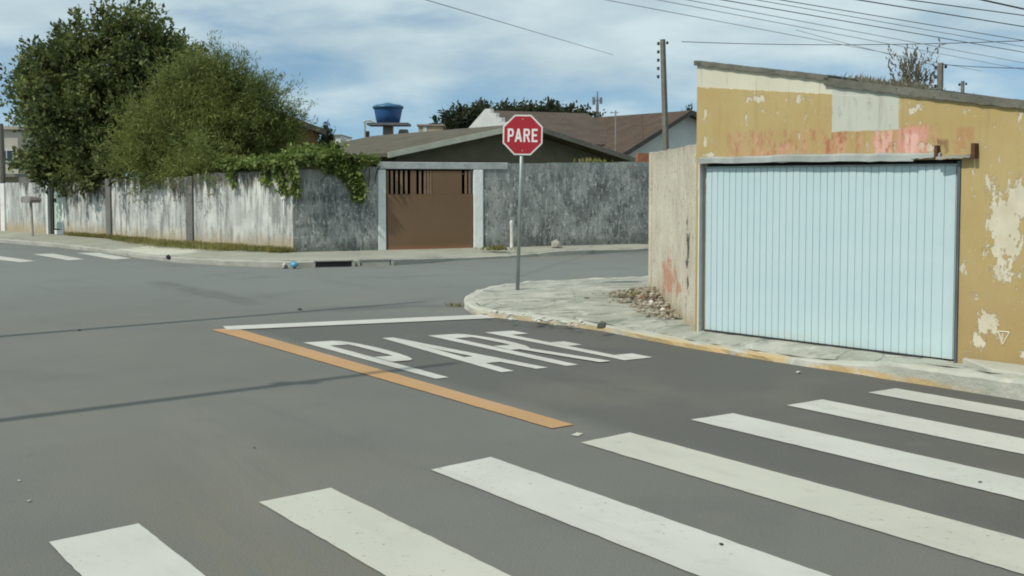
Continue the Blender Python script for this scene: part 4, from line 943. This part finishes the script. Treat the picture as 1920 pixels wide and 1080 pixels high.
# low roofs further back, between
f = Frame(D(785, 300, 58), D(830, 300, 58.05)); t = f.put(empty('building')); tag(t, 'small beige flat roofed building behind the blue water tank', 'building')
q = MB(); q.box(0, f.len, 0, 4, 0, f.pt(808, 236)[1]); q.build('wall', m_plain('beige_wall', (.42, .34, .26), (.34, .28, .22), .9, .1, 0, 2), t)
q = MB(); q.box(-.1, f.len + .1, -.1, 4.1, f.pt(808, 236)[1] + .002, f.pt(808, 233)[1]); q.build('roof', m_plain('beige_parapet', (.30, .24, .2), (.25, .2, .17)), t)
xw, zw = f.pt(797, 244); q = MB(); q.box(xw - .1, xw + .1, -.03, -.005, zw - .25, zw + .2); q.build('window', WHT, t)
f = Frame(D(622, 300, 60), D(660, 300, 60)); t = f.put(empty('building')); tag(t, 'low white building far off between creeper and water tank', 'building')
q = MB(); q.box(0, f.len * .45, 0, 4, 0, f.pt(630, 254)[1]); q.box(f.len * .45 + .01, f.len, .2, 4, 0, f.pt(650, 262)[1]); q.build('wall', WHT, t)
q = MB(); q.box(-.1, f.len * .45 + .05, -.1, 4.1, f.pt(630, 254)[1] + .003, f.pt(630, 252)[1]); q.build('roof', m_plain('grey_slab', (.3, .3, .28), (.25, .25, .23)), t)

# ------------------------------------------------------------------ water tank on its tower
Yt = 46
c = D(728, 254, Yt); tw = empty('tank_tower', (c.x, c.y, 0)); tag(tw, 'concrete tower with flat slab carrying the blue water tank', 'tower')
k_ = Yt / F_PX; z_ = lambda py: D(728, py, Yt).z
CONC = m_plain('tower_concrete', (.30, .25, .20), (.22, .19, .16), .9, .1, 0, 3)
q = MB(); q.box(-9 * k_, 9 * k_, -.2, .2, 0, z_(236.2)); q.build('column', CONC, tw)
q = MB(); q.box(-36 * k_, 40 * k_, -.7, .7, z_(236), z_(231.5)); q.build('slab', m_plain('slab_grey', (.14, .15, .16), (.1, .1, .11)), tw)
q = MB(); q.tube([(-42 * k_, -.3, z_(262)), (-42 * k_, -.3, z_(228)), (-33 * k_, -.3, z_(226)), (-24 * k_, -.3, z_(230))], .05, 8); q.build('pipe', m_plain('pvc_pipe', (.5, .52, .5), (.4, .42, .4)), tw)
wt = empty('water_tank', (c.x, c.y, z_(231.4))); tag(wt, 'round blue water tank with domed lid on the concrete tower', 'water tank')
BLUE = m_plain('blue_tank', (.025, .10, .25), (.02, .08, .20), .45, .4, 0, 1.5)
h_ = z_(204) - z_(231.4); q = MB(); q.lathe([(21 * k_, 0), (24 * k_, h_ * .5), (26.5 * k_, h_ * .97), (26.5 * k_, h_)], n=32); q.build('body', BLUE, wt, smooth=True)
q = MB(); q.lathe([(28.6 * k_, h_ + .005), (29 * k_, h_ + .10), (23 * k_, h_ + .17), (10 * k_, h_ + .21), (6 * k_, h_ + .25), (1 * k_, h_ + .26)], n=32); q.build('lid', m_plain('blue_lid', (.035, .12, .22), (.03, .10, .19), .45, .4), wt, smooth=True)
cb = D(756, 246, 44); bx = empty('roof_tank', (cb.x, cb.y, D(756, 253, 44).z - 1.2)); tag(bx, 'dark low tank with sloped sides beside the tower column', 'tank')
q = MB(); q.prism([(-.26, 1.0), (.26, 1.0), (.18, 1.42), (-.14, 1.42)], -.2, .2); q.build('body', m_plain('dark_tank', (.06, .065, .065), (.04, .045, .045)), bx); q = MB(); q.box(-.18, .18, -.15, .15, -1.6, .998); q.build('stand', CONC, bx)
cb = D(688, 250, 46); o = MB().box(-.1, .1, -.1, .1, 0, D(688, 246, 46).z).build('vent_post', DARKM, bevel=.01); o.location = (cb.x, cb.y, 0); tag(o, 'dark square vent post left of the water tank tower', 'vent')

# ------------------------------------------------------------------ far trees
LEAF_F = m_leaf('far_leaf', (.022, .034, .018), (.036, .050, .024), (.055, .068, .032), .6)
def far_tree_mesh(seed):
    global rng; rng = np.random.default_rng(seed)
    t = empty('tree', (0, 0, 0)); bl = [((0, 0, 3.6), (1.1, 1.1, 1.7)), ((.3, .1, 4.6), (.7, .7, 1.0)), ((-.4, 0, 2.6), (.9, .9, 1.3)), ((.4, -.2, 2.4), (.9, .9, 1.2))]
    make_crown(bl, 150, 7, 10, .5, .26, .5, .9, LEAF_F, t, shell=.8, spikes=14)
    MB().tube([(0, 0, 0), (.05, 0, 2), (0, 0, 4.5)], [.14, .1, .03], 7).build('trunk', BARK, t); return t
proto = far_tree_mesh(11); first = True
spec = [(850, 207, 76), (868, 203, 72), (886, 200, 74), (905, 198, 76), (925, 197, 72), (945, 199, 76), (968, 199, 74), (988, 199, 78), (1010, 196, 74), (1028, 193, 72), (1046, 196, 75), (1062, 203, 73), (1078, 205, 76)]
names_ = ['at the far left end of the distant row', 'second from the left of the distant row', 'behind the white stepped gable end', 'just right of the white gable peak', 'left of the red sign, over the grey brown roof', 'just touching the left of the red sign', 'directly above the top of the red sign', 'just behind the right of the red sign', 'right of the red sign over the roof ridge', 'tallest hump of the distant row', 'on the right flank of the tallest hump', 'next to last at the right of the distant row', 'last at the right end of the distant row']
for (px, py, Y), nm in zip(spec, names_):
    if first: t = proto; first = False
    else:
        t = proto.copy(); COL.objects.link(t)
        for ch in proto.children: c2_ = ch.copy(); COL.objects.link(c2_); c2_.parent = t
    top_ = D(px, py, Y).z; t.location = (D(px, py, Y).x, Y, 0); s_ = top_ / 6.0; t.scale = (s_ * random.uniform(1.15, 1.5), s_ * 1.1, s_); t.rotation_euler = (0, 0, random.uniform(0, 6.28))
    tag(t, 'dark spiky tree ' + nm, 'tree', 'distant row of dark trees')
rng = np.random.default_rng(21)
for px, py, Y, lb in ((1285, 204, 70, 'small dark tree peeping over the brown roof ridge'), (604, 236, 45, 'dark leafy shrub top beside the ochre brown house')):
    t = proto.copy(); COL.objects.link(t)
    for ch in proto.children: c2_ = ch.copy(); COL.objects.link(c2_); c2_.parent = t
    s_ = D(px, py, Y).z / 6.0; t.location = (D(px, py, Y).x, Y, 0); t.scale = (s_ * .55, s_ * .55, s_); tag(t, lb, 'tree')

# ------------------------------------------------------------------ poles, masts, wires
PC = m_concrete('pole_concrete', (.20, .19, .165), (.145, .14, .12), (.08, .08, .07), 2, .5, False)
def upole(px, pyt, Y, r, label, n_ins, lean=0., zb=0.):
    b = D(px, 300, Y); zt_ = D(px, pyt, Y).z; t = empty('utility_pole', (b.x + lean, b.y, zb)); tag(t, label, 'utility pole')
    q = MB(); q.tube([(0, 0, 0), (-lean * .5, 0, zt_ * .5), (-lean, 0, zt_)], [r * 1.35, r * 1.15, r], 4 if n_ins else 10); q.build('shaft', PC, t)
    for k in range(n_ins):
        q = MB(); q.lathe([(.025, 0), (.05, .02), (.03, .05), (.05, .08), (.025, .1)], (-lean - (r + .05), 0, zt_ - .18 - k * .26), 10); q.build('insulator', DARKM, t)
    if n_ins:
        q = MB(); q.lathe([(.02, 0), (.04, .02), (.04, .07), (.02, .09)], (-lean + r + .06, 0, zt_ - .15), 8); q.build('insulator', DARKM, t)
    return t
upole(1241, 74, 34, .085, 'tall concrete utility pole rising behind the cream wall', 5, .22)
upole(1760, 118, 30, .085, 'utility pole top with insulators just above the garage roof', 3)
upole(1802, 152, 40, .07, 'dark stub of a distant pole above the garage roof', 1)
upole(2, 232, 33.5, .09, 'brown pole at the left edge before the pale house', 0, .06)
# radio mast far off
m_ = D(1120, 215, 120); t = empty('radio_mast', (m_.x, 120, 0)); tag(t, 'thin distant radio mast with aerials above the tiled roof', 'radio mast')
MAST = m_plain('mast_steel', (.16, .18, .2), (.12, .13, .15)); zt_ = D(1120, 171, 120).z
q = MB(); q.tube([(0, 0, 0), (0, 0, zt_ * .85), (0, 0, zt_)], [.22, .16, .05], 6); q.build('shaft', MAST, t)
for dz_, ww in ((1.0, .55), (2.6, .4), (4.0, .35)):
    q = MB(); q.box(-ww, -ww * .45, -.1, .1, zt_ - dz_ - .5, zt_ - dz_ + .35); q.box(ww * .45, ww, -.1, .1, zt_ - dz_ - .4, zt_ - dz_ + .3); q.box(-ww * .44, ww * .44, -.06, .06, zt_ - dz_ - .1, zt_ - dz_); q.build('aerial', MAST, t)
m_ = D(1154, 280, 35); t = empty('aerial_mast', (m_.x, 35, 0)); tag(t, 'thin television aerial pole before the brown tiled roof', 'aerial')
q = MB(); q.tube([(0, 0, 0), (0, 0, D(1154, 207, 35).z)], .022, 6); q.build('pole', m_plain('aerial_pole', (.3, .28, .26), (.2, .19, .18)), t)
zt_ = D(1154, 212, 35).z; q = MB(); q.box(-.18, .10, -.012, .012, zt_, zt_ + .02); q.box(-.15, -.13, -.1, .1, zt_ + .021, zt_ + .035); q.build('aerial', MAST, t)
q = MB(); q.tube([(0.02, 0, D(1154, 222, 35).z), (.75, 0, D(1196, 262, 35).z)], .008, 4); q.build('guy_wire', MAST, t)
WIRE = m_plain('black_cable', (.03, .03, .033), (.02, .02, .022), .6); WIREL = m_plain('grey_cable', (.34, .37, .38), (.26, .28, .29), .5)
def wire(a, b, r, label, sag=.0, mat=WIRE, ext0=0., ext1=0.):
    r *= .78
    a, b = Vector(a), Vector(b); d = (b - a).normalized(); a2, b2 = a - d * ext0, b + d * ext1; n = 28; L = (b2 - a2).length; pts_ = []
    for k in range(n + 1):
        t = k / n; p_ = a2.lerp(b2, t); p_.z -= sag * 4 * t * (1 - t); pts_.append(p_)
    o = MB().tube([p_ - a2 for p_ in pts_], r, 6).build('overhead_wire', mat, smooth=True); o.location = a2; return tag(o, label, 'wire', 'overhead wires along the cross street')
def Hp(px, py, H): return G(px, py, H)
for (p0, p1, H, r, mt, lb) in (
    ((1148, 2), (1433, 56), 5.4, .010, WIREL, 'pale thin wire, leftmost where the bunch leaves the top edge'),
    ((1235, 0), (1560, 62), 5.4, .010, WIREL, 'pale grey wire second from left in the bunch'),
    ((1290, 0), (1920, 118), 5.5, .011, WIREL, 'pale wire crossing low over the garage roof'),
    ((1356, 0), (1920, 98), 5.6, .013, WIRE, 'dark wire running just above the utility pole stub'),
    ((1420, 0), (1920, 88), 5.6, .009, WIRE, 'thin dark wire in the middle of the bunch'),
    ((1465, 0), (1920, 76), 5.6, .012, WIRE, 'dark wire carrying a small joint in the middle of the bunch'),
    ((1611, 0), (1920, 50), 5.5, .016, WIRE, 'thick dark wire second from the top right corner'),
    ((1706, 0), (1920, 29), 5.3, .014, WIRE, 'black wire nearest below the top right corner')):
    wire(Hp(*p0, H), Hp(*p1, H), r, lb, 0., mt, 2.5, 14)
pt_ = D(1278, 78, 34); wire(pt_, D(1860, 57, 30), .014, 'sagging dark wire leading right from the tall utility pole', .32, WIRE, 0, 8)
wire(D(1681, 104, 31), D(1748, 121, 30), .009, 'short thin wire reaching the utility pole stub over the roof', .02, WIRE, 4, 0)
wire(D(1768, 121, 30), D(1990, 112, 28), .013, 'drooping dark wire right of the utility pole stub', .22, WIRE, 0, 4)
wire(D(800, 0, 22), D(1092, 86, 40), .012, 'lone thin wire slanting down the sky above the sign', .0, WIREL, 8, 8)
wire(Hp(1843, 0, 5.2), Hp(1920, 17, 5.2), .022, 'thickest black cable, highest at the top right corner', 0., WIRE, 2.5, 14)
# two poles on the near pavement; their long shadows cross the road
nb = MB(); nb.slab([(-16, -4), (-5.6, -4), (-5.2, 3), (-5.5, 8.6), (-6.6, 9.6), (-16, 5.2)], -.02, .13)
tag(nb.build('pavement', PAVE2, bevel=.02), kind='structure')
def shadow_pole(tip, H, r, label, extras):
    p = G(*tip) + SUN_H * (H / math.tan(SUN_EL)); t = empty('utility_pole', (p.x, p.y, .1)); tag(t, label, 'utility pole')
    q = MB(); q.tube([(0, 0, 0), (0, 0, H * .5), (0, 0, H)], [r * 1.3, r * 1.1, r * .85], 12); q.build('shaft', PC, t, smooth=True)
    for zf, ln, rr in extras:
        q = MB(); q.tube([(-ln, 0, zf), (ln, 0, zf)], rr, 8); q.build('crossarm', DARKM, t)
    return t
shadow_pole((835, 683), 8.6, .060, 'tall round pole on the near pavement, nearest the camera', ((6.9, .16, .05),))
shadow_pole((780, 567), 8.2, .060, 'tall round pole on the near pavement by the cross street', ())

bpy.context.view_layer.update()
